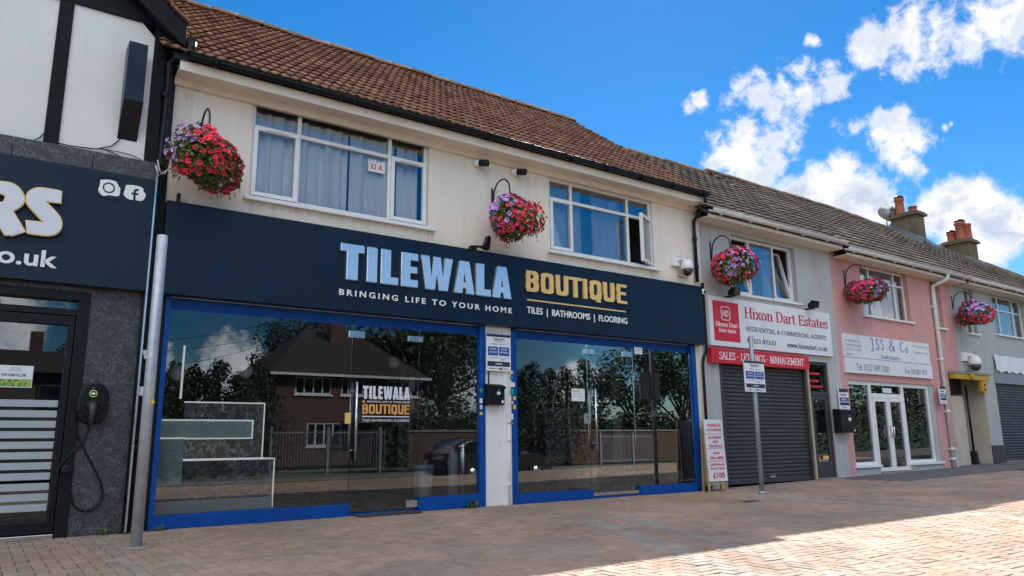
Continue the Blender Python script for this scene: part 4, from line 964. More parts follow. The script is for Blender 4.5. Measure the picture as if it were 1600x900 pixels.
# electric car charger
ch0 = at(145, 630, LY-.06)
ec = thing('car_charger', (ch0.x, LY, ch0.z-.2), 'black oval electric car charger with hanging cable on the dark patterned wall', 'charger')
def oval(cx, cz, rx, rz, n=32, e=2.6): return [(cx+rx*(abs(cos(t))**(2/e))*(1 if cos(t) > 0 else -1), cz+rz*(abs(sin(t))**(2/e))*(1 if sin(t) > 0 else -1)) for t in [2*pi*i/n for i in range(n)]]
MB().prism(oval(ch0.x, ch0.z, .150, .225), 'y', LY, LY-.10).build('housing', M['black'], ec, bevel=.02)
MB().prism(oval(ch0.x-.01, ch0.z+.02, .112, .175), 'y', LY-.10, LY-.115).build('front_cover', M['black'], ec, bevel=.008)
mb = MB(); o_, i_ = ring((ch0.x-.01, ch0.z+.10), .038, .007); slab([o_, i_], LY-.115, LY-.119, 'status_ring', M['grn'], ec)
MB().prism(oval(ch0.x-.01, ch0.z+.10, .02, .012, 16), 'y', LY-.115, LY-.118).build('emblem', M['whitetext'], ec)
MB().box(ch0.x-.03, ch0.x+.01, LY-.118, LY-.115, ch0.z+.155, ch0.z+.165).build('emblem', M['noticeblue'], ec)
mb = MB(); mb.lathe((ch0.x-.01, LY-.115, ch0.z-.03), (0, -1, 0), [(0, .06), (.03, .06), (.035, .045)], 18); mb.build('socket', M['black'], ec)
mb = MB(); mb.tube([(ch0.x-.01, LY-.12, ch0.z-.02), (ch0.x-.01, LY-.20, ch0.z-.04), (ch0.x-.01, LY-.21, ch0.z-.10), (ch0.x-.012, LY-.18, ch0.z-.22)], [.042, .04, .03, .024], 12); mb.build('plug', M['darkgrey'], ec)
cpath = [(138, 652), (138, 668), (131, 688), (110, 710), (94, 727), (90, 745), (98, 760), (110, 772), (114, 788), (125, 797), (138, 798), (152, 790), (160, 775), (157, 755), (146, 730), (133, 705), (122, 682), (119, 655), (122, 640)]
def spline(pts, n=5):
    out = []
    for i in range(len(pts)-1):
        p0_, p1_, p2_, p3_ = pts[max(i-1, 0)], pts[i], pts[i+1], pts[min(i+2, len(pts)-1)]
        for j in range(n):
            t = j/n; out.append(.5*((2*p1_)+(p2_-p0_)*t+(2*p0_-5*p1_+4*p2_-p3_)*t*t+(3*p1_-p0_-3*p2_+p3_)*t**3))
    return out+[pts[-1]]
mb = MB(); mb.tube(spline([at(*p, LY-(.13 if i in (0, 18) else .03)) for i, p in enumerate(cpath)]), .011, 8); mb.build('cable', M['black'], ec)
p = at(104, 734, LY-.05); mb = MB(); mb.lathe((p.x, LY, p.z), (0, -1, 0), [(0, .04), (.05, .04), (.055, .052), (.075, .052), (.08, .03)], 16); mb.build('cable_holder', M['black'], ec)

# ------------------------------------------------------------------ grey, pink and pale grey terrace to the right
gb = thing('shop_building', (13.5, 4, 0), 'grey rendered shop with a roller shutter, red sign strip and white gutter', 'building')
GX0, PX0, PX1 = 11.20, 15.845, 21.9
EZ0, EZ1 = 5.30, 5.16
gw = (12.29, 14.47, 3.82, 5.06); gsh = (11.66, 14.50, 0, 2.45); gdo = (14.62, 15.37, 0, 2.56)
wall(MB(), GX0, PX0, 0, EZ0+.02, 0, .22, [gw, gsh, gdo]).build('wall', M['greyrender'], gb)
MB().poly([(GX0, 7.2, 0), (PX0, 7.2, 0), (PX0, 7.2, 5.3), (GX0, 7.2, 5.3)]).build('rear_wall', M['greyrender'], gb)
MB().box(11.205, 11.30, -.02, .01, 3.78, 5.28).build('edge_strip', M['greywhite'], gb)
pb = thing('shop_building', (18.8, 4, .1), 'pink rendered shop with white shopfront and white board signs', 'building')
pw = (17.10, 19.34, 3.80, 5.06); pn = (20.56, 21.08, 3.77, 5.12); psh = (16.12, 20.07, 0, 2.22)
wall(MB(), PX0, 20.94, 0, 2.56, 0, .3, [psh]).build('wall', M['pink'], pb)
wall(MB(), PX0, PX1-.25, 2.56, EZ1+.06, 0, .2, [pw, pn]).build('upper_wall', M['pink'], pb); MB().poly([(PX0, 7.2, 0), (PX1, 7.2, 0), (PX1, 7.2, 5.2), (PX0, 7.2, 5.2)]).build('rear_wall', M['pink'], pb)
MB().box(20.72, 20.945, -.012, .0, .0, .62).build('bare_patch', M['creamdoor'], pb)
qb = thing('shop_building', (26, 4, .2), 'pale grey rendered shop at the far right with a shutter and passage', 'building')
qx0 = PX1-.25
qw = (24.26, 26.5, 3.86, 5.06); qn = (22.50, 23.06, 3.76, 5.05); qpas = (20.945, 22.95, 0, 2.56); qsh = (23.72, 27.2, 0, 2.40)
wall(MB(), qx0, 45.9, 2.56, 5.3, 0, .2, [qw, qn]).build('upper_wall', M['greyrender2'], qb); MB().poly([(qx0, 7.2, 0), (45.9, 7.2, 0), (45.9, 7.2, 5.2), (qx0, 7.2, 5.2)]).poly([(45.9, 0, 0), (45.9, 7.2, 0), (45.9, 7.2, 5.1), (45.9, 3.4, 7.1), (45.9, 0, 5.1)]).build('rear_wall', M['greyrender2'], qb)
wall(MB(), 22.95, 45.9, 0, 2.56, 0, .3, [qsh]).build('wall', M['greyrender2'], qb)
MB().box(22.94, 23.73, -.02, .0, 0, .66).build('plinth', M['darkgrey'], qb)
MB().poly([(GX0, 3.4, 0), (GX0, 0, 0), (GX0, 0, 5.3), (GX0, 3.4, 8)]).build('party_wall', M['greyrender'], gb)
# long shared roof, stepped in three lengths
def zed(p, q, x): return p+(q-p)*(x-11)/(34-11)
roof('roof', gb, M['tilegrey'], 10.9, PX0, (-.42, EZ0+.01), (3.4, 8.13), .30, .33, .016, .055, .002, 21)
roof('roof', pb, M['tilegrey'], PX0+.0, PX1, (-.42, 5.20), (3.4, 8.20), .30, .33, .016, .055, .002, 22)
roof('roof', qb, M['tilegrey'], PX1+.0, 46, (-.42, 5.20), (3.4, 8.20), .30, .33, .016, .055, .002, 23, drop=.04)
for par, a, b, z, e in ((gb, 11.05, PX0, 8.13, EZ0), (pb, PX0, PX1, 8.20, 5.19), (qb, PX1, 46, 8.20, 5.19)):
    dr = .04 if par is qb else 0
    ridge_tiles(par, a, b, 3.4, z+.03, .12, M['ridge'], int(a), drop=dr)
    MB().poly([(a, 3.4, z-.02), (b, 3.4, z-.02-dr*(b-a)), (b, 7.5, e), (a, 7.5, e)]).build('rear_roof', M['tilegrey'], par)
    dk = MB(); ns = 14 if dr else 1
    for i in range(ns):
        p, q_ = a+(b-.01-a)*i/ns, a+(b-.01-a)*(i+1)/ns; zp, zq = z-dr*(p-a), z-dr*(q_-a)
        dk.hexa([(p, -.38, e-.08), (q_, -.38, e-.08), (q_, 3.4, zq-.14), (p, 3.4, zp-.14), (p, -.38, e-.02), (q_, -.38, e-.02), (q_, 3.4, zq-.06), (p, 3.4, zp-.06)])
    dk.build('roof_deck', M['darkgrey'], par)
    MB().prism([(-.36, e-.14), (-.36, e-.01), (-.33, e-.01), (-.33, e-.11), (0, e-.11), (0, e-.14)], 'x', a+.16, b-.01).build('eaves_board', M['creamtrim'], par)
    gutter(par, a+.12 if par is gb else a, b, -.45, e, .062, M['greywhite'], .9)
# shared white downpipe
dpx_ = at(1464, 560, -.06).x
dpx_ = 20.52
mb = MB(); mb.tube([(dpx_+.1, -.45, 5.14), (dpx_+.1, -.45, 5.03), (dpx_, -.08, 4.86), (dpx_, -.07, 4.6), (dpx_, -.07, .05)], .05, 10)
for z in (4.3, 2.9, 1.55, .6, .35): mb.tube([(dpx_, -.07, z-.04), (dpx_, -.07, z+.04)], .062, 10); mb.box(dpx_-.09, dpx_+.09, -.03, 0, z-.02, z+.02)
mb.build('downpipe', M['greywhite'], pb)
# windows
def lights(parent, r, cols, trans, label, sashes={}, y=.11, tops=True, sill=True, bar=.05):
    x0, x1, z0, z1 = r; w = bar
    mb = MB(); bars(mb, x0, x1, z0, z1, w, y, y+.06)
    cs = [x0+w]+[v for m in cols for v in (m-w/2, m+w/2)]+[x1-w]
    for m in cols: mb.box(m-w/2, m+w/2, y+.001, y+.059, z0+w, z1-w)
    if trans:
        for i in range(0, len(cs), 2): mb.box(cs[i], cs[i+1], y+.002, y+.058, trans-w/2, trans+w/2)
    fr = mb.build('window', M['white'], parent, bevel=.005, label=label)
    if sill: MB().box(x0-.05, x1+.08, -.06, y, z0-.05, z0).build('sill', M['white'], fr, bevel=.006)
    for i in range(0, len(cs), 2):
        k = i//2; zt = trans-w/2 if trans else z1-w
        if trans: pane(fr, cs[i], cs[i+1], trans+w/2, z1-w, y+.028)
        if k in sashes: sash(fr, cs[i]-.015, cs[i+1]+.015, z0+w-.015, zt+.015, y+.02, M['white'], open_=sashes[k], w=.05)
        else: pane(fr, cs[i], cs[i+1], z0+w, zt, y+.028)
    return fr
lights(gb, gw, [(at(1171, 420, .12).x), (at(1209, 430, .12).x)], None, 'three light window with both side casements tilted open', {0: ('tilt', -13), 2: ('tilt', -13)})
lights(pb, pw, [at(1357, 440, .12).x, at(1396, 450, .12).x], (at(1400, 448, .12).z), 'three light window in pink wall with white frames')
lights(pb, pn, [], 4.62, 'narrow two pane window in pink wall')
lights(qb, qw, [24.9, 25.9], 4.63, 'wide window with small top lights in grey wall')
lights(qb, qn, [], 4.55, 'narrow window half hidden by flowers')
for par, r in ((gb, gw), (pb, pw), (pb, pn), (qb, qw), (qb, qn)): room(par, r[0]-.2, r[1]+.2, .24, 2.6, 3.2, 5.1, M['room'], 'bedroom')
wavy_curtain(gw[0]+1.55, gw[1]-.02, 3.5, 5.0, .45, 'pale curtain behind the right tilted casement in the grey wall', 11, .05, .15)
wavy_curtain(pw[0]+.5, pw[0]+1.6, 3.5, 5.0, .4, 'white curtain behind the middle light of the pink building window', 12, .05, .15)
wavy_curtain(pn[0]+.05, pn[1]-.05, 3.5, 5.0, .4, 'pale curtain behind the narrow window in the pink wall', 13, .05, .15)
# roller shutters
def shutter(parent, x0, x1, z0, z1, y, m, name='roller_shutter', pitch=.078):
    mb = MB(); n = int((z1-z0)/pitch); pts = [(y+.02, z1)]
    front = []
    for i in range(n):
        z = z0+i*pitch
        front += [(y, z), (y-.012, z+pitch*.16), (y-.016, z+pitch*.5), (y-.010, z+pitch*.84), (y+.006, z+pitch*.93)]
    k = len(front)
    for xx in (x0, x1):
        for p in front: mb.v.append((xx, p[0], p[1]))
    for i in range(k-1): mb.face((i, i+1, k+i+1, k+i), .5, False)
    mb.box(x0, x1, y+.012, y+.03, z0, z1)
    sh = mb.build(name, m, parent)
    MB().box(x0, x1, y-.03, y+.011, z0-.03, z0+.035).build('bottom_bar', m, sh)
    return sh
shg = shutter(gb, 11.74, 14.43, .10, 2.46, .06, M['shutter'])
for a, b in ((11.66, 11.735), (14.435, 14.50)): MB().box(a, b, -.01, .12, .06, 2.45).build('guide_rail', M['darkgrey'], gb)
MB().box(14.505, 14.535, -.03, -.0, .08, 2.35).build('cable_trunking', M['wood'], gb)
p = at(1206, 749, .03)
MB().box(p.x-.09, p.x+.09, .0, .035, .16, .20).build('shutter_lock', M['chrome'], shg)
shq = shutter(qb, 23.75, 27.15, .22, 2.42, .06, M['shutter'])
MB().box(23.7, 27.2, -.03, .0, 2.40, 2.72).build('shutter_box', mat('blue_grey_panel', (.22, .26, .30), .5), qb)
MB().box(23.7, 27.2, -.02, .12, .0, .22).build('step', M['concrete'], qb)
# grey door beside the shutter
mb = MB(); bars(mb, gdo[0], gdo[1], .06, 2.56, .06, .03, .11); mb.box(gdo[0]+.06, gdo[1]-.06, .031, .109, 1.83, 1.91)
gd = mb.build('door_frame', M['darkgrey'], gb, bevel=.004)
pane(gd, gdo[0]+.06, gdo[1]-.06, 1.91, 2.50, .07, GL_FAR)
mb = MB(); bars(mb, gdo[0]+.065, gdo[1]-.065, .125, 1.825, .09, .045, .095); mb.box(gdo[0]+.155, gdo[1]-.155, .05, .09, .215, .42)
gdd = mb.build('door', M['darkgrey'], gb, bevel=.004)
pane(gdd, gdo[0]+.155, gdo[1]-.155, .42, 1.735, .07, GL_FAR)
p = at(1291, 725, .05); MB().box(p.x-.10, p.x+.10, .035, .0495, .47, .54).build('letter_plate', M['gold'], gdd)
for pz, w in ((2.28, .42), (2.12, .36), (2.00, .5)): MB().box(gdo[0]+.08, gdo[0]+.08+w, .062, .069, pz, pz+.05).build('red_window_lettering', M['redtext'], gd)
MB().poly([(gdo[0], .8, 0), (gdo[1], .8, 0), (gdo[1], .8, 2.6), (gdo[0], .8, 2.6)]).build('hall', M['roomdark'], gb)
MB().box(gdo[0]-.1, gdo[1]+.1, -.14, .1, 0, .085).build('door_step', M['concrete'], gb)

# white board sign and red strip of the estate agent
hs = thing('board_sign', (13.4, -.06, 2.7), 'white board sign with red serif lettering and a red square panel over the roller shutter', 'sign')
HY = -.08
hx0, hx1 = 11.366, 15.49; hz0, hz1 = 2.695, 3.672
MB().box(hx0, hx1, HY, -.003, hz0, hz1).build('panel', M['signwhite'], hs, bevel=.004)
def hp(a, b): return at(1100+a/6.43, 450+b/6.43, HY)
x0 = (hp(80, 122).x+hp(108, 522).x)/2; x1 = (hp(338, 155).x+hp(366, 550).x)/2; z1 = (hp(80, 122).z+hp(338, 155).z)/2; z0 = (hp(108, 522).z+hp(366, 550).z)/2
MB().box(x0, x1, HY-.006, HY-.001, z0, z1).build('red_square', M['red'], hs)
cx, cz = (x0+x1)/2, z0+(z1-z0)*.70
o_, i_ = ring((cx-.02, cz), .14, .014, 32, True); slab([o_, i_], HY-.006, HY-.009, 'emblem', M['whitetext'], hs)
text('HD', cx-.11, cx+.07, cz-.06, cz+.06, HY-.006, M['whitetext'], hs, 'emblem', d=.003, bold=.02)
pen_text('Hixon Dart', GL, .085, .04, x0+.05, x1-.05, z0+(z1-z0)*.36, z0+(z1-z0)*.48, HY-.006, M['whitetext'], hs, d=.003)
pen_text('Estate Agents', {**GL}, .075, .045, x0+.14, x1-.12, z0+(z1-z0)*.20, z0+(z1-z0)*.32, HY-.006, M['whitetext'], hs, d=.003)
za = (hp(395, 188).z+hp(1170, 305).z)/2; zb_ = (hp(410, 305).z+hp(1235, 410).z)/2
pen_text('Hixon Dart Estates', GL, .075, .026, (hp(395, 190).x+hp(408, 305).x)/2, hp(1240, 370).x, zb_, za, HY-.001, M['redtext'], hs, d=.005)
za = (hp(420, 382).z+hp(1225, 485).z)/2; zb_ = (hp(425, 428).z+hp(1228, 525).z)/2
pen_text('RESIDENTIAL & COMMERCIAL AGENTS', GL, .062, .036, hp(420, 405).x, hp(1228, 505).x, zb_, za, HY-.001, M['inktext'], hs, d=.003)
za = (hp(436, 505).z+hp(720, 532).z)/2; zb_ = (hp(436, 550).z+hp(720, 576).z)/2
pen_text('01323 07333', GL, .07, .045, hp(434, 527).x, hp(720, 553).x, zb_, za, HY-.001, M['inktext'], hs, d=.003)
za = (hp(930, 550).z+hp(1225, 592).z)/2; zb_ = (hp(835, 592).z+hp(1238, 640).z)/2
pen_text('www.hixondart.co.uk', GL, .07, .045, hp(832, 575).x, hp(1240, 615).x, zb_, za, HY-.001, M['inktext'], hs, d=.003)
rs = thing('red_sign_strip', (12.9, -.1, 2.36), 'red sign strip with white serif capitals just above the roller shutter', 'sign')
RY = -.125
MB().box(11.313, 14.474, RY, -.003, 2.355, 2.640).build('panel', M['red'], rs, bevel=.004)
x0 = hp(152, 690).x; x1 = hp(1005, 750).x
pen_text('SALES · LETTINGS · MANAGEMENT', GL, .068, .03, at(1124, 559, RY).x, at(1256, 567, RY).x, 2.425, 2.575, RY-.001, M['whitetext'], rs, d=.004)

# the solicitor's board
js = thing('board_sign', (18, -.05, 2.7), 'white board with thin blue handwriting on the pink wall', 'sign')
JY = -.06
def jp(a, b): return at(1300+a/4.5, 380+b/4.5, JY)
MB().box(15.99, 19.95, JY, -.003, 2.735, 3.27).build('panel', M['signwhite'], js, bevel=.004)
pen_text('JSS & Co', GS, .036, .03, jp(270, 730).x, jp(535, 760).x, (jp(290, 790).z+jp(530, 790).z)/2+.05, (jp(320, 672).z+jp(500, 692).z)/2, JY-.001, M['bluetext'], js, d=.004, track=.12)
text('Solicitors', jp(348, 805).x, jp(474, 815).x, 2.765, 2.865, JY-.001, M['bluetext'], js, d=.003)
for (a, b, t) in ((85, 680, 'COMMERCIAL'), (90, 712, 'CONVEYANCING'), (92, 742, 'WILLS  LAW'), (100, 778, 'FAMILY')):
    text(t, jp(a, b).x, jp(a+(115 if b < 770 else 45), b).x, jp(a, b+8).z, jp(a, b-9).z, JY-.001, M['greytext'], js, d=.002)
for (a, b, t) in ((565, 722, 'Immigration'), (570, 765, 'Litigation Law')):
    text(t, jp(a, b).x, jp(a+105, b+10).x, jp(a+50, b+18).z, jp(a+50, b-2).z, JY-.001, M['greytext'], js, d=.002)
js2 = thing('board_sign', (18, -.05, 2.35), 'narrow white board with a grey telephone line under the handwritten board', 'sign')
MB().box(15.99, 19.97, JY-.01, -.003, 2.37, 2.722).build('panel', M['signwhite'], js2, bevel=.004)
text('Tel. 0157 849 7001', at(1337, 574, JY).x, at(1389, 580, JY).x, 2.44, 2.60, JY-.011, M['greytext'], js2, d=.003, bold=.015)
text('Fax 703 007 075', at(1414, 581, JY).x, at(1447, 583, JY).x, 2.45, 2.58, JY-.011, M['greytext'], js2, d=.003, bold=.015)
# pink building's white shopfront
mb = MB(); y0, y1 = .06, .14
fx = [16.12, 17.10, 18.62, 20.07]
mb.box(16.12, 20.07, y0-.02, y1, 2.20, 2.26)
for a, b in ((16.12, 16.19), (17.06, 17.16), (18.55, 18.65), (19.80, 19.88)): mb.box(a, b, y0, y1, .3 if a in (16.12, 19.80) else .13, 2.20)
for a, b in ((16.19, 17.06), (18.65, 19.80)): mb.box(a, b, y0, y1, .30, .37); mb.box(a, b, y0+.001, y1, 2.12, 2.20)
mb.box(17.16, 18.55, y0, y1, 1.84, 1.94); mb.box(17.16, 18.55, y0+.001, y1, 2.13, 2.20)
pf = mb.build('shopfront', M['white'], pb, bevel=.005)
pane(pf, 16.19, 17.06, .37, 2.12, .1, GL_FAR); pane(pf, 18.65, 19.80, .37, 2.12, .1, GL_FAR); pane(pf, 17.16, 18.55, 1.94, 2.13, .1, GL_FAR)
for a, b in ((17.17, 17.85), (17.86, 18.54)):
    mb = MB(); bars(mb, a, b, .14, 1.835, .085, .05, .12); dd = mb.build('door', M['white'], pb, bevel=.004)
    pane(dd, a+.085, b-.085, .225, 1.75, .085, GL_FAR)
    hxx = b-.045 if a < 17.5 else a+.045
    mb = MB(); mb.tube([(hxx, .05, .92), (hxx, .0, .92), (hxx, .0, 1.16), (hxx, .05, 1.16)], .014, 8); mb.build('handle', M['chrome'], dd)
for a, b in ((16.12, 17.10), (18.62, 20.07)):
    MB().box(a-.05, b+.03, -.06, y0, .25, .30).build('sill', M['white'], pb, bevel=.005)
    MB().box(a, b, -.01, y1, 0, .25).build('stall_riser', M['greyrender'], pb)
MB().box(17.1, 18.62, -.12, y1, 0, .13).build('door_step', M['concrete'], pb)
MB().box(19.885, 20.07, .02, y1, .25, 2.20).build('side_panel', M['greyrender2'], pb)
room(pb, 16.1, 20.1, .16, 4, .02, 2.3, M['roomdark'], 'office', M['floorint'])
x0, x1, z0, z1 = 17.75, 18.15, 1.97, 2.08
MB().box(x0, x1, .095, .099, z0, z1).build('paper_notice', M['notice'], pf)
# passage with yellow beam at the pale grey building
MB().poly([(20.95, 1.6, 0), (23, 1.6, 0), (23, 1.6, 2.56), (20.95, 1.6, 2.56)]).poly([(20.945, .0, 0), (20.945, 1.6, 0), (20.945, 1.6, 2.56), (20.945, .0, 2.56)]).poly([(22.95, 0, 0), (22.95, 1.6, 0), (22.95, 1.6, 2.56), (22.95, 0, 2.56)]).poly([(20.945, 0, 2.56), (22.95, 0, 2.56), (22.95, 1.6, 2.56), (20.945, 1.6, 2.56)]).build('passage', M['creamdoor'], qb)
mb = MB(); mb.box(21.05, 22.2, .25, .31, .12, 2.0); mb.build('passage_door', M['creamdoor'], qb, bevel=.004)
mb = MB(); mb.tube([(22.32, .2, 2.3), (22.32, .2, .5)], .03, 8); mb.build('waste_pipe', M['black'], qb); mb = MB(); mb.prism([(22.2, .15), (22.45, .15), (22.38, .52), (22.27, .52)], 'y', .14, .28); mb.build('pipe_boot', M['black'], qb)
MB().box(21.35, 22.3, .3, .6, 2.05, 2.52).build('meter_box', M['black'], qb)
yb_ = thing('height_barrier', (21.9, -.1, 2.2), 'yellow height barrier beam across the passage beside the white downpipe', 'barrier')
mb = MB(); mb.box(20.95, 23.05, -.14, -.02, 2.42, 2.56); mb.build('beam', M['yellow'], yb_, bevel=.006)
MB().box(20.93, 23.12, -.16, .0, 2.565, 2.62).build('beam_cap', M['concrete'], yb_)
mb = MB(); mb.prism([(22.55, 2.415), (22.55, 2.14), (22.62, 2.08), (22.80, 2.08), (22.86, 2.14), (22.86, 2.415)], 'y', -.13, -.03); b_ = mb.build('bracket', M['yellow'], yb_, bevel=.006)
for z in (2.17, 2.30): MB().lathe((22.71, -.13, z), (0, -1, 0), [(0, .035), (.012, .035)], 12).build('bolt', M['black'], b_)
MB().lathe((21.95, -.141, 2.50), (0, -1, 0), [(0, .09), (.06, .09), (.07, .06)], 16).build('warning_lamp', M['yellow'], yb_)
# blank white banner
mb = MB(); n = 24
for i in range(n+1):
    x = 23.75+3.2*i/n
    for z, k in ((3.22-.02*sin(pi*i/n*3)**2, 0), (3.0, 1), (2.74+.03*sin(i*1.7), 2)): mb.v.append((x, -.06-.015*sin(i*1.1+k), z))
for i in range(n):
    for k in range(2): mb.face((3*i+k, 3*i+3+k, 3*i+4+k, 3*i+1+k), .5, False)
o = mb.build('banner', M['signwhite']); o.modifiers.new('cloth', 'SOLIDIFY').thickness = .004
props(o, 'blank white sheet banner hung over the far right roller shutter', 'banner')
# chimneys on the shared roof
def chimney(par, x0, x1, ya, yb2, zb2, zt2, pots):
    mb = MB(); mb.box(x0, x1, ya, yb2, zb2, zt2)
    c = mb.build('chimney', M['chim'], par, bevel=.015)
    MB().box(x0-.09, x1+.09, ya-.09, yb2+.09, zt2, zt2+.09).box(x0-.04, x1+.04, ya-.04, yb2+.04, zt2+.09, zt2+.15).build('chimney_cap', M['chim'], c, bevel=.01)
    for (px, py, r, h, cap) in pots:
        mb = MB(); mb.lathe((px, py, zt2+.14), (0, 0, 1), [(0, r), (h*.08, r*1.08), (h*.12, r*.98), (h*.85, r*.86), (h*.88, r*1.05), (h, r*1.05), (h, r*.7)], 18); pt = mb.build('chimney_pot', M['terracotta'], c)
        if cap: MB().lathe((px, py, zt2+.14+h), (0, 0, 1), [(0, r*.95), (.06, r*1.0), (.12, r*.5), (.14, .02)], 16).build('pot_cowl', M['black'], c)
    return c
ch1 = chimney(qb, 25.65, 26.20, 2.5, 3.4, 7.0, 8.42, [(25.92, 3.15, .16, .62, True), (25.92, 2.72, .15, .22, False)])
ch2 = chimney(qb, 29.4, 30.1, 2.5, 3.4, 6.8, 8.00, [(29.75, 3.2, .17, .38, True), (29.72, 2.85, .19, .72, True), (29.78, 2.62, .13, .62, False)])
for c_, x0, x1, zs in ((ch1, 25.65, 26.20, 7.42), (ch2, 29.4, 30.1, 7.15)):
    mb = MB(); sl_ = .76
    mb.hexa([(x0-.30, 2.3, zs-.25), (x0-.012, 2.3, zs-.02), (x0-.012, 3.4, zs+.72), (x0-.30, 3.4, zs+.62), (x0-.30, 2.3, zs-.18), (x0-.006, 2.3, zs+.12), (x0-.006, 3.4, zs+.86), (x0-.30, 3.4, zs+.70)])
    mb.hexa([(x0-.05, 2.12, zs-.32), (x1+.1, 2.12, zs-.32), (x1+.1, 2.495, zs+.02), (x0-.05, 2.495, zs+.02), (x0-.05, 2.12, zs-.18), (x1+.1, 2.12, zs-.18), (x1+.1, 2.495, zs+.2), (x0-.05, 2.495, zs+.2)])
    mb.build('lead_flashing', M['lead'], c_)
# satellite dish by the first chimney
dc = at(1387.5, 332, 3.45)
ds = thing('satellite_dish', (dc.x+.15, 3.45, 7.9), 'grey satellite dish on a thin mast left of the nearer chimney', 'satellite dish')
ax = Vector((-.62, -.70, .32)).normalized()
mb = MB(); mb.lathe(dc, ax, [(-.09, .02), (-.088, .1), (-.065, .22), (-.01, .33), (.0, .345), (.012, .345), (-.055, .22), (-.075, .1), (-.078, .01)], 28); mb.build('reflector', M['dish'], ds)
mb = MB(); mb.tube([dc-ax*.08, dc-ax*.2, (dc.x+.12, dc.y+.14, dc.z-.3), (dc.x+.15, dc.y+.12, 7.9)], .022, 8); mb.build('mast', M['galv2'], ds)
mb = MB(); lb = dc+ax*.38+Vector((0, 0, -.10)); mb.tube([dc-ax*.05+Vector((0, 0, -.3)), lb], .012, 6); mb.lathe(lb, ax, [(-.04, .035), (.05, .045)], 10); mb.build('receiver_arm', M['darkgrey'], ds)

# ------------------------------------------------------------------ cameras, lights and boxes on the walls
def bullet(px, py, label):
    p = at(px, py, -.10); t = thing('wall_camera', (p.x, 0, p.z), label, 'camera', 'small white and black cameras under the eaves')
    MB().lathe((p.x-.02, 0, p.z-.015), (0, -1, 0), [(0, .05), (.02, .05), (.025, .03), (.06, .022)], 14).build('base', M['white'], t)
    d = Vector((.55, -.75, -.12)); c = Vector((p.x-.02, -.06, p.z-.01))
    MB().lathe(c-d*.05, d, [(0, .045), (.02, .052), (.10, .052)], 16).build('body', M['white'], t)
    MB().lathe(c+d*.05, d, [(0, .053), (.14, .056), (.15, .048), (.145, .03)], 16).build('hood', M['black'], t)
bullet(749, 253, 'white and black bullet camera under the eaves, the left one nearer the wide window')
bullet(808, 267, 'white and black bullet camera under the eaves, the right one above the flower basket')
def dome_cam(px, py, label, s=1.0, y=-.22, arm=True):
    c = at(px, py, y); t = thing('dome_camera', (c.x, 0, c.z), label, 'camera')
    MB().box(c.x-.06*s, c.x+.26*s, -.03, -.001, c.z-.10*s, c.z+.30*s).build('back_plate', M['creamdoor'], t, bevel=.004)
    mb = MB(); mb.tube([(c.x-.1*s, -.03, c.z+.17*s), (c.x-.05*s, y*.6, c.z+.22*s), (c.x, y, c.z+.18*s)], .03*s, 10); mb.box(c.x-.22*s, c.x-.04*s, -.08, -.002, c.z+.08*s, c.z+.26*s); mb.build('arm', M['white'], t, bevel=.004)
    MB().lathe((c.x, y, c.z+.19*s), (0, 0, -1), [(0, .05*s), (.03*s, .085*s), (.10*s, .115*s), (.18*s, .12*s), (.19*s, .11*s)], 20).build('housing', M['white'], t)
    MB().lathe((c.x, y, c.z+.0*s), (0, 0, -1), [(0, .105*s), (.05*s, .10*s), (.10*s, .07*s), (.125*s, .03*s), (.13*s, .001)], 20).build('dome', M['dome'], t)
dome_cam(1074, 421, 'white dome camera on the cream wall above the end of the navy sign', 1.0)
dome_cam(1524, 570, 'white dome camera on the grey wall right of the yellow beam', 1.35)
p = at(1101, 455, -.2); t = thing('wall_camera', (p.x, -.12, p.z), 'tiny white turret camera at the top right corner of the navy sign', 'camera')
MB().lathe((p.x, -.121, p.z), (0, -1, 0), [(0, .055), (.05, .055), (.07, .04)], 16).build('body', M['white'], t); MB().lathe((p.x+.01, -.19, p.z-.01), (.2, -1, -.2), [(0, .03), (.012, .028)], 12).build('lens', M['black'], t)
p = at(752, 388, -.15); t = thing('sign_light', (p.x, -.06, 3.8), 'black angled spotlight bracket standing on top of the navy sign', 'light')
mb = MB(); mb.tube([(p.x-.10, -.08, 3.80), (p.x-.10, -.11, 3.86), (p.x+.04, -.16, 3.86)], .022, 8); mb.box(p.x-.16, p.x-.06, -.12, -.03, 3.806, 3.87); mb.build('arm', M['black'], t, bevel=.004)
MB().prism([(p.x+.02, 3.84), (p.x+.12, 3.82), (p.x+.15, 4.02), (p.x+.10, 4.05)], 'y', -.21, -.11).build('head', M['black'], t, bevel=.008)
MB().box(p.x+.105, p.x+.14, -.2, -.12, 4.045, 4.075).build('lens', M['lamp'], t)
for k, (px, py, lab) in enumerate(((1147, 463, 'black floodlight on the top edge of the white board sign, below the left tilted casement'), (1271, 481, 'black floodlight on the top right corner of the white board sign'))):
    p = at(px, py, -.22); t = thing('sign_light', (p.x, -.08, 3.68), lab, 'light')
    mb = MB(); mb.box(p.x-.03, p.x+.03, -.24, -.005, 3.68, 3.71); mb.build('arm', M['black'], t)
    MB().prism([(-.30, 3.70), (-.16, 3.70), (-.16, 3.78), (-.26, 3.86), (-.33, 3.84)], 'x', p.x-.12, p.x+.09).build('head', M['black'], t, bevel=.008)
    MB().prism([(-.31, 3.702), (-.335, 3.83), (-.32, 3.835), (-.30, 3.705)], 'x', p.x-.10, p.x+.07).build('lens', M['dome'], t)
p = at(279, 312, -.12); MBx = MB().box(p.x-.018, p.x+.018, -.14, -.06, 3.80, 3.91); t = props(MBx.build('sign_bracket', M['black'], None, bevel=.004), 'small black bracket on top of the navy sign beside the black downpipe', 'bracket')

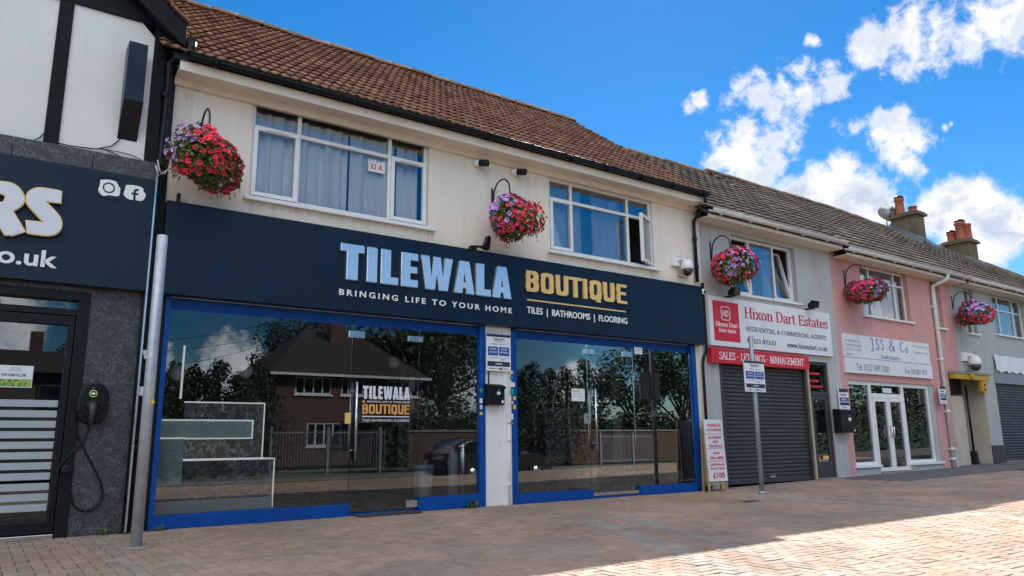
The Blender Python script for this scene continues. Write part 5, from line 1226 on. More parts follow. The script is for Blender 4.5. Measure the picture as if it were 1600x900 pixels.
def parking_plate(px0, py0, px1, py1, y, label, par_y, name='parking_sign', behind=True):
    x0, x1, z0, z1 = rect_px((px0, py0), (px1, py1), y)
    t = thing(name, ((x0+x1)/2, y, z0), label, 'sign')
    w, h = x1-x0, z1-z0
    MB().box(x0, x1, y, y+.02, z0, z1).build('panel', M['notice'], t, bevel=.003)
    def b(u0, u1, v0, v1, m, nm): MB().box(x0+w*u0, x0+w*u1, y-.003, y, z1-h*v1, z1-h*v0).build(nm, M[m], t)
    b(.0, 1, .0, .07, 'noticenavy', 'top_band'); b(.06, .48, .34, .58, 'noticeblue', 'blue_square'); b(.52, .94, .34, .58, 'noticeblue', 'blue_square'); b(.04, .96, .74, .87, 'noticenavy', 'dark_band')
    def l(tx, u0, u1, v0, v1, m): text(tx, x0+w*u0, x0+w*u1, z1-h*v1, z1-h*v0, y-.0032, M[m], t, d=.001, bold=.015)
    l('PARKING NOTICE', .28, .74, .11, .15, 'inktext'); l('PRIVATE LAND', .34, .66, .165, .19, 'inktext'); l('TERMS APPLY', .2, .8, .25, .28, 'greytext')
    for u in (.06, .52):
        l('MAX STAY', u+.08, u+.34, .38, .43, 'notice'); l('SEE TERMS', u+.05, u+.37, .47, .51, 'notice')
    l('Charges may apply to vehicles', .08, .92, .62, .65, 'greytext'); l('£100', .58, .72, .67, .70, 'redtext'); l('CONDITIONS', .36, .64, .78, .83, 'notice'); l('No return', .1, .9, .91, .95, 'inktext')
    MB().box(x0+w*.55, x0+w*.62, y-.003, y, z1-h*.96, z1-h*.91).build('symbol', M['inktext'], t)
    return t
parking_plate(760, 521, 798, 581, -.10, 'white parking notice with two blue squares on the white pillar above the black letterbox', 0)
def letterbox(px0, py0, px1, py1, y, label):
    x0, x1, z0, z1 = rect_px((px0, py0), (px1, py1), y)
    t = thing('letterbox', ((x0+x1)/2, 0, z0), label, 'letterbox')
    MB().box(x0, x1, y, -.037, z0, z1).build('box', M['black'], t, bevel=.012)
    MB().prism([(y-.02, z1-.06), (y-.02, z1-.02), (-.04, z1+.025), (-.04, z1+.003), (y-.006, z1-.02)], 'x', x0-.008, x1+.008).build('lid', M['black'], t, bevel=.004)
    MB().box(x0+(x1-x0)*.52, x0+(x1-x0)*.72, y-.004, y+.001, z0+(z1-z0)*.52, z0+(z1-z0)*.66).build('name_plate', M['lamp'], t)
    MB().lathe((x0+(x1-x0)*.62, y+.001, z0+(z1-z0)*.75), (0, -1, 0), [(0, .014), (.006, .012)], 12).build('lock', M['chrome'], t); MB().lathe((x1-.04, y+.001, z0+.05), (0, -1, 0), [(0, .022), (.002, .022)], 14).build('round_label', M['whitetext'], t)
    return t
lb_ = letterbox(763, 601, 789, 633, -.16, 'black metal letterbox on the white pillar between the blue shopfronts')
x0, x1, z0, z1 = rect_px((755, 621), (763, 634), -.06); t = thing('bell_push', ((x0+x1)/2, -.04, z0), 'grey bell push beside the letterbox on the white pillar', 'doorbell')
MB().box(x0, x1, -.06, -.036, z0, z1).build('case', M['black'], t, bevel=.003); MB().lathe(((x0+x1)/2, -.06, (z0+z1)/2+.02), (0, -1, 0), [(0, .02), (.008, .018)], 12).build('button', M['chrome'], t)
letterbox(1313, 640, 1338, 676, -.22, 'black metal letterbox at the edge between the grey and pink walls')
def strip_plate(px0, py0, px1, py1, y, label):
    x0, x1, z0, z1 = rect_px((px0, py0), (px1, py1), y); t = thing('parking_sign', ((x0+x1)/2, y, z0), label, 'sign'); h = z1-z0; w = x1-x0
    MB().box(x0, x1, y, y+.03, z0, z1).build('panel', M['notice'], t, bevel=.003)
    for v0, v1, m, nm in ((0, .17, 'noticenavy', 'top_band'), (.42, .62, 'noticeblue', 'blue_band'), (.66, .80, 'noticenavy', 'dark_band')): MB().box(x0+.01, x1-.01, y-.003, y, z1-h*v1, z1-h*v0).build(nm, M[m], t)
    text('Parking', x0+w*.1, x1-w*.3, z1-h*.38, z1-h*.22, y-.001, M['inktext'], t, d=.002); text('Terms', x0+w*.2, x1-w*.3, z1-h*.93, z1-h*.84, y-.001, M['redtext'], t, d=.002); text('PRIVATE', x0+w*.2, x1-w*.2, z1-h*.57, z1-h*.47, y-.003, M['notice'], t, d=.002)
strip_plate(1310, 607, 1328, 640, -.06, 'small white and blue parking plate above the letterbox between grey and pink walls')
strip_plate(1467, 603, 1480, 631, -.17, 'small white and blue parking plate strapped to the white downpipe on the pink wall')
# notices stuck to the right glass door
def sticker(px0, py0, px1, py1, label, lines):
    x0, x1, z0, z1 = rect_px((px0, py0), (px1, py1), -.004); t = thing('door_notice', ((x0+x1)/2, -.004, z0), label, 'notice')
    MB().box(x0, x1, -.004, -.002, z0, z1).build('paper', M['notice'], t)
    for tx, u0, u1, v0, v1, m in lines: text(tx, x0+(x1-x0)*u0, x0+(x1-x0)*u1, z1-(z1-z0)*v1, z1-(z1-z0)*v0, -.004, M[m], t, d=.001, bold=.01)
sticker(893, 607, 914, 627, 'white paper notice with a red mark left of the right door handle', [('DELIVERIES', .1, .6, .14, .24, 'inktext'), ('please ring the bell', .1, .9, .35, .45, 'greytext'), ('or call the office', .1, .85, .55, .65, 'greytext'), ('+', .82, .93, .1, .25, 'redtext')])
sticker(991, 542, 1004, 554, 'small square white sticker high on the right shopfront glass', [('>', .4, .6, .4, .6, 'greytext')])

# ------------------------------------------------------------------ posts, plates and the board on the paving
g0 = gnd(212, 856)
ps = thing('metal_post', (g0.x, g0.y, 0), 'bare galvanised steel post standing beside the black downpipe', 'post')
tp = at(254, 367, g0.y)
MB().lathe((g0.x, g0.y, -.01), (0, 0, 1), [(0, .052), (tp.z, .052), (tp.z+.004, .046), (tp.z+.006, .003)], 24).build('tube', M['galv'], ps)
mb = MB(); mb.lathe((g0.x, g0.y, .0), (0, 0, 1), [(0, .15), (.012, .13), (.016, .055)], 14); mb.build('concrete_collar', M['concrete'], ps)
MB().prism([(g0.x-.015, .0), (g0.x+.0, .0)]+[(g0.x+.02, .0)], 'y', g0.y-.06, g0.y-.05)
p = at(236, 627, g0.y-.05)
for z_ in (1.25,): MB().prism([(g0.x+.012, p.z-.02), (g0.x+.05, p.z-.02), (g0.x+.031, p.z+.03)], 'y', g0.y-.056, g0.y-.044).build('warning_sticker', M['ylw'], ps)
g1 = gnd(1191, 771, zg(11.3))
tp = at(1180, 526, g1.y)
mb = MB(); mb.lathe((g1.x, g1.y, zg(g1.x)-.01), (0, 0, 1), [(0, .040), (tp.z, .040), (tp.z+.004, .032)], 18)
pp = thing('sign_post', (g1.x, g1.y, zg(g1.x)), 'slim grey post carrying a parking notice in front of the roller shutter', 'post')
mb.build('tube', M['galv2'], pp)
MB().lathe((g1.x, g1.y, zg(g1.x)-.005), (0, 0, 1), [(0, .075), (.03, .07), (.05, .045)], 16).build('foot', M['galv2'], pp)
parking_plate(1162, 563, 1197, 613, g1.y-.055, 'white parking notice with two blue squares bolted to the slim grey post', 0)
b0 = Vector((at(1121, 765, -.40).x, -.40, 0))
ab = thing('pavement_board', (b0.x, b0.y, 0), 'narrow white pavement board with red lettering and wooden legs ending in the price £100', 'board')
yb2 = b0.y-.0
xs0 = (at(1104, 655, yb2).x+at(1111, 753, yb2).x)/2; xs1 = (at(1133, 656, yb2).x+at(1139, 751, yb2).x)/2
ztop = (at(1104, 655, yb2).z+at(1133, 656, yb2).z)/2; zbot = at(1125, 752, yb2).z
lean = .05
def lb(x, z, d=0): return (x, yb2+.02+(z-zbot)*lean+d, z)
def slope_box(x0, x1, z0, z1, d0, d1):
    return MB().hexa([lb(x0, z0, d0), lb(x1, z0, d0), lb(x1, z0, d1), lb(x0, z0, d1), lb(x0, z1, d0), lb(x1, z1, d0), lb(x1, z1, d1), lb(x0, z1, d1)])
slope_box(xs0, xs1, zbot, ztop, 0, .02).build('panel', M['signwhite'], ab, bevel=.003)
for x in (xs0-.01, xs1-.035):
    mb = slope_box(x, x+.045, .0, ztop-.02, .021, .055); mb.build('leg', M['wood'], ab, bevel=.003)
    MB().hexa([(x, yb2+.17, 0), (x+.04, yb2+.17, 0), (x+.04, yb2+.195, 0), (x, yb2+.195, 0), (x, yb2+.13, ztop-.15), (x+.04, yb2+.13, ztop-.15), (x+.04, yb2+.155, ztop-.15), (x, yb2+.155, ztop-.15)]).build('leg', M['wood'], ab)
slope_box(xs0+.03, xs1-.03, zbot-.06, zbot-.02, .022, .05).build('cross_bar', M['wood'], ab)
H = ztop-zbot
def btext(tx, v0, v1, u0=.1, u1=.9):
    o = text(tx, xs0+(xs1-xs0)*u0, xs0+(xs1-xs0)*u1, ztop-H*v1, ztop-H*v0, 0, M['redtext'], ab, d=.002, bold=.03)
    for v in o.data.vertices: v.co.y = yb2+.0195+(v.co.z-zbot)*lean+(v.co.y)
for tx, v0, v1 in (('VEHICLE', .07, .115), ('COLLISION', .145, .19), ('ACCIDENT', .27, .315), ('GET', .345, .385), ('VEHICLE', .41, .455), ('FROM', .53, .565), ('ON HIRE', .60, .65), ('DRIVING', .715, .755), ('RATES', .78, .815)): btext(tx, v0, v1, .12 if len(tx) > 4 else .34, .88 if len(tx) > 4 else .68)
btext('£100', .86, .95, .2, .84)
for v in (.235, .47, .68): slope_box(xs0, xs1, ztop-H*v-.004, ztop-H*v+.004, -.002, .0).build('divider', M['redtext'], ab)
# rubber mat before the left door, metal covers in the paving
mt = MB(); mt.box(at(565, 806, -.3).x, at(655, 800, -.2).x, -.30, -.03, .004, .018); props(mt.build('door_mat', M['rubber'], None, bevel=.006), 'worn dark mat on the paving in front of the lettered glass door', 'mat')
for (x, y, w, l, lab) in ((gnd(1310, 745, .07).x, -.42, .5, .28, 'dark rectangular access cover in the paving before the grey door'), (9.62, -2.05, .36, .24, 'small square metal cover set in the brick paving')):
    mb = MB(); mb.box(x-w/2, x+w/2, y-l/2, y+l/2, zg(x)-.01, zg(x)+.008); mb.k = 1; mb.box(x-w/2+.03, x+w/2-.03, y-l/2+.03, y+l/2-.03, zg(x)+.008, zg(x)+.011)
    props(mb.build('access_cover', [M['concrete'], M['darkgrey']]), lab, 'cover')
# weeds
def weed(px, py, s, n, label, flat=.6, y=None):
    g = gnd(px, py) if y is None else Vector((at(px, py, y).x, y, 0)); rr = random.Random(int(px)); mb = MB()
    for i in range(n):
        a = rr.uniform(0, 2*pi); l = s*rr.uniform(.5, 1.1); el = rr.uniform(.25, 1.35); w = l*rr.uniform(.05, .11)
        b = Vector((g.x+rr.gauss(0, s*.28), g.y+rr.gauss(0, s*.12), 0)); pts = []
        d = Vector((cos(a)*cos(el), sin(a)*cos(el)*.6, sin(el)))
        sd_ = Vector((-sin(a), cos(a), 0))*w
        m_ = b+d*l*.55+Vector((0, 0, l*.1)); e = b+d*l+Vector((0, 0, -l*.12*cos(el)))
        k = len(mb.v); mb.v += [tuple(b-sd_*.5), tuple(b+sd_*.5), tuple(m_+sd_), tuple(m_-sd_), tuple(e)]
        r_ = rr.random(); mb.face((k, k+1, k+2, k+3), r_); mb.face((k+3, k+2, k+4), r_)
    props(mb.build('weed', M['weed']), label, 'weed')
weed(738, 790, .15, 60, 'tuft of green weed at the foot of the blue frame left of the white pillar', y=-.10)
weed(166, 838, .10, 22, 'spindly weed at the foot of the dark patterned wall', y=-.16)
weed(247, 824, .09, 35, 'low weed at the left bottom corner of the blue shopfront beside the steel post', y=-.12)
weed(200, 832, .16, 20, 'thin weed growing up the gap beside the steel edged dark wall', y=-.16)
weed(1106, 768, .2, 50, 'green weed behind the pavement board at the end of the blue shopfront', y=-.10)
weed(1560, 729, .3, 45, 'grassy weed at the foot of the grey pier beside the passage', y=-.10)

# ------------------------------------------------------------------ hanging baskets
def basket_mesh(seed, lilac_dir, red_dir):
    """foliage mass and three kinds of trumpet flowers on a wide mound, about 1 m across; origin at the middle"""
    rr = random.Random(seed); leaves = MB(); fl = {'petal_red': MB(), 'petal_pink': MB(), 'petal_lilac': MB()}
    lumps = [(Vector((rr.uniform(-.24, .24), rr.uniform(-.24, .24), rr.uniform(-.12, .12))), rr.uniform(.24, .34)) for _ in range(9)]+[(Vector((0, 0, -.02)), .36)]
    def surf(d):
        best = 0
        for c, r in lumps:
            b = d.dot(c); disc = b*b-c.length_squared+r*r
            if disc > 0: best = max(best, b+sqrt(disc))
        return best*(1 if d.z > 0 else .92)
    def rdir():
        while True:
            v = Vector((rr.gauss(0, 1), rr.gauss(0, 1), rr.gauss(0, 1)))
            if v.length > .1: return v.normalized()
    for i in range(2600):
        d = rdir(); r = surf(d)*rr.uniform(.55, 1.08); c = d*r; c.z -= .25*max(0, (Vector((c.x, c.y)).length-.38))
        n = (d+rdir()*.8).normalized(); t = n.cross(rdir()).normalized(); b = n.cross(t); s = rr.uniform(.020, .050); k = len(leaves.v)
        leaves.v += [tuple(c-t*s), tuple(c+b*s*.55+n*s*.2), tuple(c+t*s), tuple(c-b*s*.55+n*s*.2)]; leaves.face((k, k+1, k+2, k+3), rr.random())
    for i in range(80):                          # trailing stems
        d = rdir(); d.z = -abs(d.z)*.4; d.normalize(); c = d*surf(d)*.95; l = rr.uniform(.08, .26)
        for j in range(9):
            q = c+Vector((d.x*.06*j/9, d.y*.06*j/9, -l*j/9)); n = rdir(); t = n.cross(rdir()).normalized(); b = n.cross(t); s = .02; k = len(leaves.v)
            leaves.v += [tuple(q-t*s), tuple(q+b*s*.6), tuple(q+t*s), tuple(q-b*s*.6)]; leaves.face((k, k+1, k+2, k+3), rr.random())
    placed = []
    tries = 0
    while len(placed) < 330 and tries < 7000:
        tries += 1; d = rdir()
        if d.z < -.75: continue
        r = surf(d)*rr.uniform(.98, 1.08); c = d*r
        if any((c-p).length < .052 for p in placed): continue
        if sin(d.x*5.1+seed)*sin(d.y*4.7+seed*.7)*sin(d.z*4.3+seed*.3) > .52+rr.random()*.3: continue
        placed.append(c)
        kind = 'petal_lilac' if d.dot(lilac_dir)+rr.gauss(0, .16) > .72 else ('petal_pink' if d.dot(red_dir)+rr.gauss(0, .45) < .12 else 'petal_red')
        n = (d+Vector((0, 0, .25))+rdir()*.35).normalized(); t = n.cross(rdir()).normalized(); b = n.cross(t); R_ = rr.uniform(.028, .052); m = fl[kind]; k = len(m.v); rn = rr.random()
        m.v.append(tuple(c-n*R_*.35)); N_ = 10
        for rad, h in ((.32, -.12), (1.0, .16)):
            for j in range(N_):
                a = 2*pi*j/N_; w = 1+(.13 if j % 2 else -.10)*(rad > .5)+rr.uniform(-.05, .05); m.v.append(tuple(c+(t*cos(a)+b*sin(a))*R_*rad*w+n*(h*R_+(rr.uniform(-.18, .18)*R_ if rad > .5 else 0))))
        for j in range(N_):
            j2 = (j+1) % N_
            m.k = 1; m.face((k, k+1+j, k+1+j2), rn); m.k = 0
            m.face((k+1+j, k+1+N_+j, k+1+N_+j2, k+1+j2), rn)
    for i in range(70):                          # buds and stray florets
        d = rdir()
        if d.z < -.6: continue
        c = d*(surf(d)*rr.uniform(1.02, 1.16)); kind = 'petal_lilac' if d.dot(lilac_dir) > .6 else ('petal_red' if rr.random() < .6 else 'petal_pink'); m = fl[kind]
        k = len(m.v); s = rr.uniform(.012, .024); t = d.cross(rdir()).normalized(); b = d.cross(t)
        m.v += [tuple(c+t*s), tuple(c+b*s), tuple(c-t*s), tuple(c-b*s), tuple(c+d*s*1.4), tuple(c-d*s)]
        for e in range(4): m.face((k+e, k+(e+1) % 4, k+4), rr.random()); m.face((k+(e+1) % 4, k+e, k+5), rr.random())
    return leaves, fl
def make_basket(seed, lil, red):
    t = thing('hanging_basket', (0, 0, 0), 'x', 'hanging basket', 'flower baskets hung along the shop walls')
    lv, fl = basket_mesh(seed, lil.normalized(), red.normalized())
    MB().lathe((0, 0, -.02), (0, 0, -1), [(0, .27), (.06, .27), (.16, .22), (.24, .12), (.27, .01)], 20).build('bowl', M['soil'], t, local=True)
    lv.build('foliage', M['leaf'], t, local=True, kind='stuff')
    for k, lab in (('petal_red', 'red trumpet flowers'), ('petal_pink', 'deep pink trumpet flowers'), ('petal_lilac', 'lilac trumpet flowers')): fl[k].build('flowers', [M[k], M['eye']], t, local=True, label=lab, kind='stuff')
    mb = MB()
    for j in range(3): a = 2*pi*j/3+.4; mb.tube([(.26*cos(a), .26*sin(a), .02), (0, 0, .50)], .005, 5)
    mb.build('chain', M['blackiron'], t, local=True); return t
vw = Vector((-.5, -.85, -.1)).normalized(); rt = Vector((.85, -.5, 0))
bA = make_basket(31, -rt*.75+vw*.75+Vector((0, 0, .55)), rt*.8+vw*.4); bB = make_basket(47, -rt*.8+vw*.6+Vector((0, 0, .5)), rt*.7+vw*.5)
bC = make_basket(58, rt*.12+vw*.95+Vector((0, 0, .1)), rt*.8+vw*.5)
specs = [(bA, 326, 249, 130, 102, 'largest flower basket, red and lilac, hung beside the wide upstairs window and black downpipe', 326, 170),
         (bB, 799, 341, 95, 84, 'red and lilac flower basket hung between the two windows of the cream wall', 789, 280),
         (bC, 1145, 416, 80, 76, 'red and lilac flower basket hung in front of the grey wall and tilted window', 1130, 368),
         (bC, 1354, 455, 72, 50, 'flat red flower basket with lilac middle hung on the pink wall', 1340, 414),
         (bB, 1521, 490, 62, 46, 'farthest flower basket, half lilac and half red, hung on the pale grey wall', 1508, 456)]
used = set()
for i, (src, px, py, wpx, hpx, lab, ax_, ay_) in enumerate(specs):
    c = at(px, py, -.50); dep = (c-CAM).dot(_F); wm, hm = wpx*dep/FPX, hpx*dep/FPX
    o = src if src not in used else copy_tree(src); used.add(src)
    o.location = c; o['label'] = lab; o.scale = (wm/1.08, wm/1.08*.92, hm/.98)
    o.rotation_euler = (0, 0, (0, .1, .0, .55, .35)[i])
    # bracket: wall bar, swan neck and hook
    wx = c.x-.02; zt_ = at(ax_, ay_, -.32).z; zb_ = zt_-.42
    br = thing('basket_bracket', (wx, 0, zb_), 'x', 'bracket', 'black swan neck brackets holding the flower baskets')
    br['label'] = 'black iron swan neck bracket holding the '+['largest flower basket beside the downpipe', 'flower basket between the two cream wall windows', 'flower basket in front of the tilted window', 'flat red basket on the pink wall', 'farthest basket on the pale grey wall'][i]
    MB().box(wx-.016, wx+.016, -.012, -.001, zb_-.05, zb_+.35).build('wall_bar', M['blackiron'], br)
    pth = [(wx, -.02, zb_), (wx, -.03, zb_+.1), (wx, -.05, zb_+.2)]+[(wx, -.27+.22*cos(pi*k/10), zb_+.2+.22*sin(pi*k/10)) for k in range(1, 11)]+[(wx, -.495, zb_+.12), (wx, -.51, zb_+.08)]
    mb = MB(); mb.tube(pth, .013, 8); mb.build('arm', M['blackiron'], br)
    hang = zb_+.08
    mb = MB(); zb2_ = c.z+.50*o.scale.z
    mb.tube([(wx, -.51, hang), (wx+.005, -.505, (hang+c.z)/2), (c.x, -.50, min(hang, zb2_)-.02 if zb2_ < hang else c.z+.1)], .006, 6); mb.build('hook', M['blackiron'], br)

# ------------------------------------------------------------------ inside the shops (seen dimly through the glass)
def irect(px0, py0, px1, py1, y): return rect_px((px0, py0), (px1, py1), y)
def slabthing(name, px, y, th, m, label, cat, trim=None, floor=False):
    x0, x1, z0, z1 = irect(*px, y); z0 = max(z0, .012)
    t = thing(name, ((x0+x1)/2, y, z0), label, cat)
    MB().box(x0, x1, y, y+th, z0, z1).build('body', M[m], t, bevel=.004)
    if trim:
        mb = MB(); e = .012
        if 't' in trim: mb.box(x0, x1+e, y-.012, y+th, z1, z1+e*1.3)
        if 'r' in trim: mb.box(x1, x1+e, y-.012, y+th, z0, z1)
        if 'b' in trim: mb.box(x0, x1+e, y-.012, y+th, z0-e, z0)
        if 'l' in trim: mb.box(x0-e, x0, y-.012, y+th, z0, z1)
        mb.build('white_edge', M['led'], t)
    return t
slabthing('display_counter', (225, 722, 424, 792), .40, .55, 'stoneslab', 'swirled stone display counter with white edges inside the left shop window', 'counter', 'tr')
slabthing('counter_plinth', (225, 786, 424, 806), .36, .60, 'paleslab', 'pale plinth under the swirled stone counter inside the left window', 'plinth')
slabthing('display_shelf', (236, 657, 393, 684), .55, .30, 'palepanel', 'long pale glazed shelf box above the counter in the left window', 'shelf', 'trb')
slabthing('tile_display', (233, 686, 283, 757), .30, .03, 'palepanel', 'pale green square panel leaning in the left corner of the left window', 'panel', 't')
slabthing('stone_screen', (289, 629, 408, 720), 1.0, .05, 'stoneslab', 'dark stone panel with thin white outline behind the counter in the left window', 'panel', 'tr')
x0, x1, z0, z1 = irect(289, 540, 408, 629, 1.0)
MBq = MB().box(x0-.012, x0+.008, .99, 1.03, z0+.03, z1); props(MBq.build('trim_post', M['led']), 'thin upright white edging strip rising from the dark outlined panel in the left window', 'trim')
x0, x1, z0, z1 = irect(620, 560, 668, 720, 2.4); 
slabthing('display_board', (625, 570, 690, 735), 2.2, .05, 'stoneslab', 'tall stone sample board behind the lettered glass door', 'board')
for k, (a, lab) in enumerate((((640, 588, 668, 612), 'small upper sample tile on the stone board behind the lettered door'), ((640, 618, 668, 640), 'small lower sample tile on the stone board behind the lettered door'))):
    x0, x1, z0, z1 = irect(*a, 2.15); props(MB().box(x0, x1, 2.15, 2.19, z0, z1).build('sample_tile', M['paleslab'], None, bevel=.004), lab, 'tile')
# bin with blue rim
bx, bz = at(661, 765, .6).x, .012
t = thing('waste_bin', (bx, .6, bz), 'grey bin with a blue rim behind the glass of the left shopfront', 'bin')
hb = at(661, 726, .6).z; r1 = abs(at(678, 740, .6).x-bx)*.8
MB().lathe((bx, .6, bz), (0, 0, 1), [(0, r1*.82), (hb*.85, r1), (hb*.85, r1*.9)], 24).build('body', M['bingrey'], t)
MB().lathe((bx, .6, bz+hb*.86), (0, 0, 1), [(0, r1*1.06), (hb*.12, r1*1.08), (hb*.12, r1*.95), (0, r1*.93)], 24).build('rim', M['binrim'], t)
for k, (px, lab) in enumerate(((707, 'silver cylinder extinguisher with black hose left of the taller one'), (723, 'taller silver cylinder extinguisher at the right end of the left shopfront'))):
    y = .45; c = at(px, 760, y); top = at(px, 690 if k else 700, y).z; t = thing('fire_extinguisher', (c.x, y, .012), lab, 'extinguisher')
    MB().lathe((c.x, y, .012), (0, 0, 1), [(0, .075), (top*.8, .078), (top*.9, .06), (top*.94, .025), (top, .025)], 18).build('cylinder', M['chrome'] if k else M['bingrey'], t)
    mb = MB(); mb.tube([(c.x, y, top), (c.x-.08, y, top+.03), (c.x-.13, y, top-.15), (c.x-.11, y, top-.4)], .012, 8); mb.build('hose', M['black'], t)
    MB().box(c.x-.02, c.x+.09, y-.012, y+.012, top, top+.03).build('handle', M['black'], t)
for k, (px, py, y, lab) in enumerate(((277, 583, 1.6, 'round pendant lamp hanging farthest left inside the left window'), (383, 580, 1.8, 'round pendant lamp hanging second from the left inside the left window'), (616, 566, 2.0, 'round pendant lamp hanging behind the lettered glass door'), (684, 592, 2.4, 'round pendant lamp hanging near the right end of the left shop'))):
    c = at(px, py, y); t = thing('pendant_lamp', (c.x, y, 2.6), lab, 'lamp', 'round pendant lamps in the left shop')
    MB().lathe((c.x, y, c.z+.11), (0, 0, -1), [(0, .02)]+[(.11-.11*cos(pi*j/10), .11*sin(pi*j/10)) for j in range(1, 10)]+[(.22, .005)], 20).build('globe', M['lamp'], t); mb = MB(); mb.tube([(c.x, y, 2.595), (c.x, y, c.z+.1)], .006, 6); mb.build('cord', M['black'], t)
# right shop: pale display slabs and a dark frame
slabthing('display_slab', (955, 580, 1014, 626), 2.0, .05, 'paleslab', 'upper pale stone slab on the back display of the right shop', 'slab')
slabthing('display_slab', (955, 632, 1016, 722), 2.0, .05, 'paleslab', 'lower pale stone slab on the back display of the right shop', 'slab')
slabthing('display_slab', (850, 636, 900, 722), 2.4, .05, 'stoneslab', 'dim stone slab standing left inside the right shop', 'slab')
slabthing('display_slab', (1062, 735, 1080, 752), .4, .3, 'paleslab', 'small white box on the floor at the right end of the right shop window', 'box')
p = at(1024, 645, .8); x0, x1, z0, z1 = irect(1019, 641, 1030, 650, .8); props(MB().box(x0, x1, .8, .82, z0, z1).build('wall_socket', M['notice']), 'small white socket plate inside the right shop', 'socket')
for px, lab in ((846, 'thin dark upright display stand left inside the right shop'), (952, 'thin dark upright display stand in the middle of the right shop'), (1020, 'thin dark upright display stand at the right of the pale slabs')):
    x = at(px, 650, 1.97).x; props(MB().box(x-.025, x+.025, 1.90, 1.98, .012, 2.55).build('display_stand', M['black']), lab, 'stand')

# ------------------------------------------------------------------ across the street (seen mirrored in the glass)
def tree(name, label, x, y, z0, h, r, kind, seed, n=2600, m='foil', group='trees across the street'):
    rr = random.Random(seed); t = thing(name, (x, y, z0), label, 'tree', group)
    mb = MB(); th = h*(.45 if kind != 'cone' else .9)
    mb.tube([(0, 0, 0), (rr.uniform(-.1, .1), 0, th*.5), (rr.uniform(-.2, .2), 0, th)], [r*.09, r*.065, r*.02], 8)
    clumps = []
    if kind == 'cone':
        for i in range(46):
            f = (i/46)**.85; zz = h*(.06+.92*f); rad = r*(1-f)**.75*rr.uniform(.55, 1.1); a = rr.uniform(0, 2*pi); clumps.append((Vector((rad*cos(a)*.7, rad*sin(a)*.7, zz)), .14*r+.30*r*(1-f)))
    else:
        for i in range(30):
            a = rr.uniform(0, 2*pi); e = rr.uniform(-.5, 1.3); rad = r*rr.uniform(.35, .95); c = Vector((rad*cos(a)*cos(e), rad*sin(a)*cos(e), h*.62+rad*sin(e)*h*.40/r)); clumps.append((c, r*rr.uniform(.2, .36)))
            if i % 3 == 0: mb.tube([(0, 0, th*rr.uniform(.5, .95)), tuple(c*.6+Vector((0, 0, th*.35))), tuple(c)], [r*.03, r*.02, r*.008], 5)
    mb.build('trunk', M['bark'], t, local=True)
    lf = MB()
    for i in range(n):
        c, cr = clumps[i % len(clumps)]
        while True:
            d = Vector((rr.gauss(0, 1), rr.gauss(0, 1), rr.gauss(0, 1)))
            if d.length > .1: break
        d.normalize(); p = c+d*cr*rr.uniform(.5, 1.08); p.z = max(p.z, h*.04); s = rr.uniform(.05, .11)*(1 if kind != 'cone' else .85)*max(1, r/2.2)
        nn = Vector((rr.gauss(0, 1), rr.gauss(0, 1), rr.gauss(0, 1))).normalized(); tt = nn.cross(d).normalized() if nn.cross(d).length > .01 else Vector((1, 0, 0)); b = nn.cross(tt); k = len(lf.v)
        lf.v += [tuple(p-tt*s), tuple(p-b*s*.5), tuple(p+tt*s*1.3), tuple(p+b*s*.5)]; lf.face((k, k+1, k+2, k+3), rr.random())
    lf.build('crown', M[m], t, local=True)
    return t
ZR = ROADZ+.12
def vx(px, Y): return at(px, 600, Y).x
cones = []
for i, (px, top, Y, r, lab) in enumerate(((248, 563, 19, 1.7, 'a'), (275, 546, 20, 1.5, 'b'), (306, 556, 20.5, 1.7, 'c'), (345, 545, 20, 1.7, 'd'), (375, 566, 19.5, 1.6, 'e'), (404, 552, 21, 1.8, 'f'), (222, 560, 20, 1.8, 'g'))):
    p = mir(px, top, Y); cones.append(tree('conifer_tree', 'x', p.x, p.y, ZR, (p.z-ZR)*.90, r*1.2, 'cone', 100+i, 3000, 'foilpine'))
    cones[-1]['label'] = ['bushy dark conifer mirrored left of the white trim post', 'slim conifer mirrored behind the white trim post', 'dark conifer mirrored just right of the white trim post', 'tallest pointed conifer mirrored in the left window', 'low dark conifer mirrored above the pale shelf end', 'dark conifer mirrored beside the brick house', 'dark conifer mirrored behind the steel post'][i]
for i, (px, top, Y, r) in enumerate(((830, 546, 21, 1.9), (858, 556, 22, 1.8), (884, 553, 21, 1.8), (812, 560, 22, 1.7), (912, 540, 23, 2.0))):
    p = mir(px, top, Y); o = tree('conifer_tree', ['tallest conifer mirrored near the left edge of the right shopfront', 'conifer mirrored third from the left in the right shopfront', 'conifer mirrored left of the paper notice in the right shopfront', 'conifer mirrored at the left edge of the right shopfront', 'wide conifer mirrored above the right door handle'][i], p.x, p.y, ZR, (p.z-ZR)*.88, r*1.2, 'cone', 120+i, 3000, 'foilpine')
for i, (px, top, Y, r, lab) in enumerate(((470, 492, 40, 3.2, 'large dark pine mirrored behind the brick house roof'), (622, 500, 38, 4.2, 'leafy tree mirrored right of the brick house'), (692, 490, 36, 4.6, 'tall leafy tree mirrored at the right end of the left shopfront'), (985, 540, 34, 3.6, 'broad leafy tree mirrored above the pale slabs of the right shop'), (1060, 535, 33, 3.8, 'broad leafy tree mirrored at the right end of the right shopfront'))):
    p = mir(px, top, Y); tree('broad_tree', lab, p.x, p.y, ZR, p.z-ZR, r, 'round', 140+i, 5200, 'foilpine' if i == 0 else 'foil')
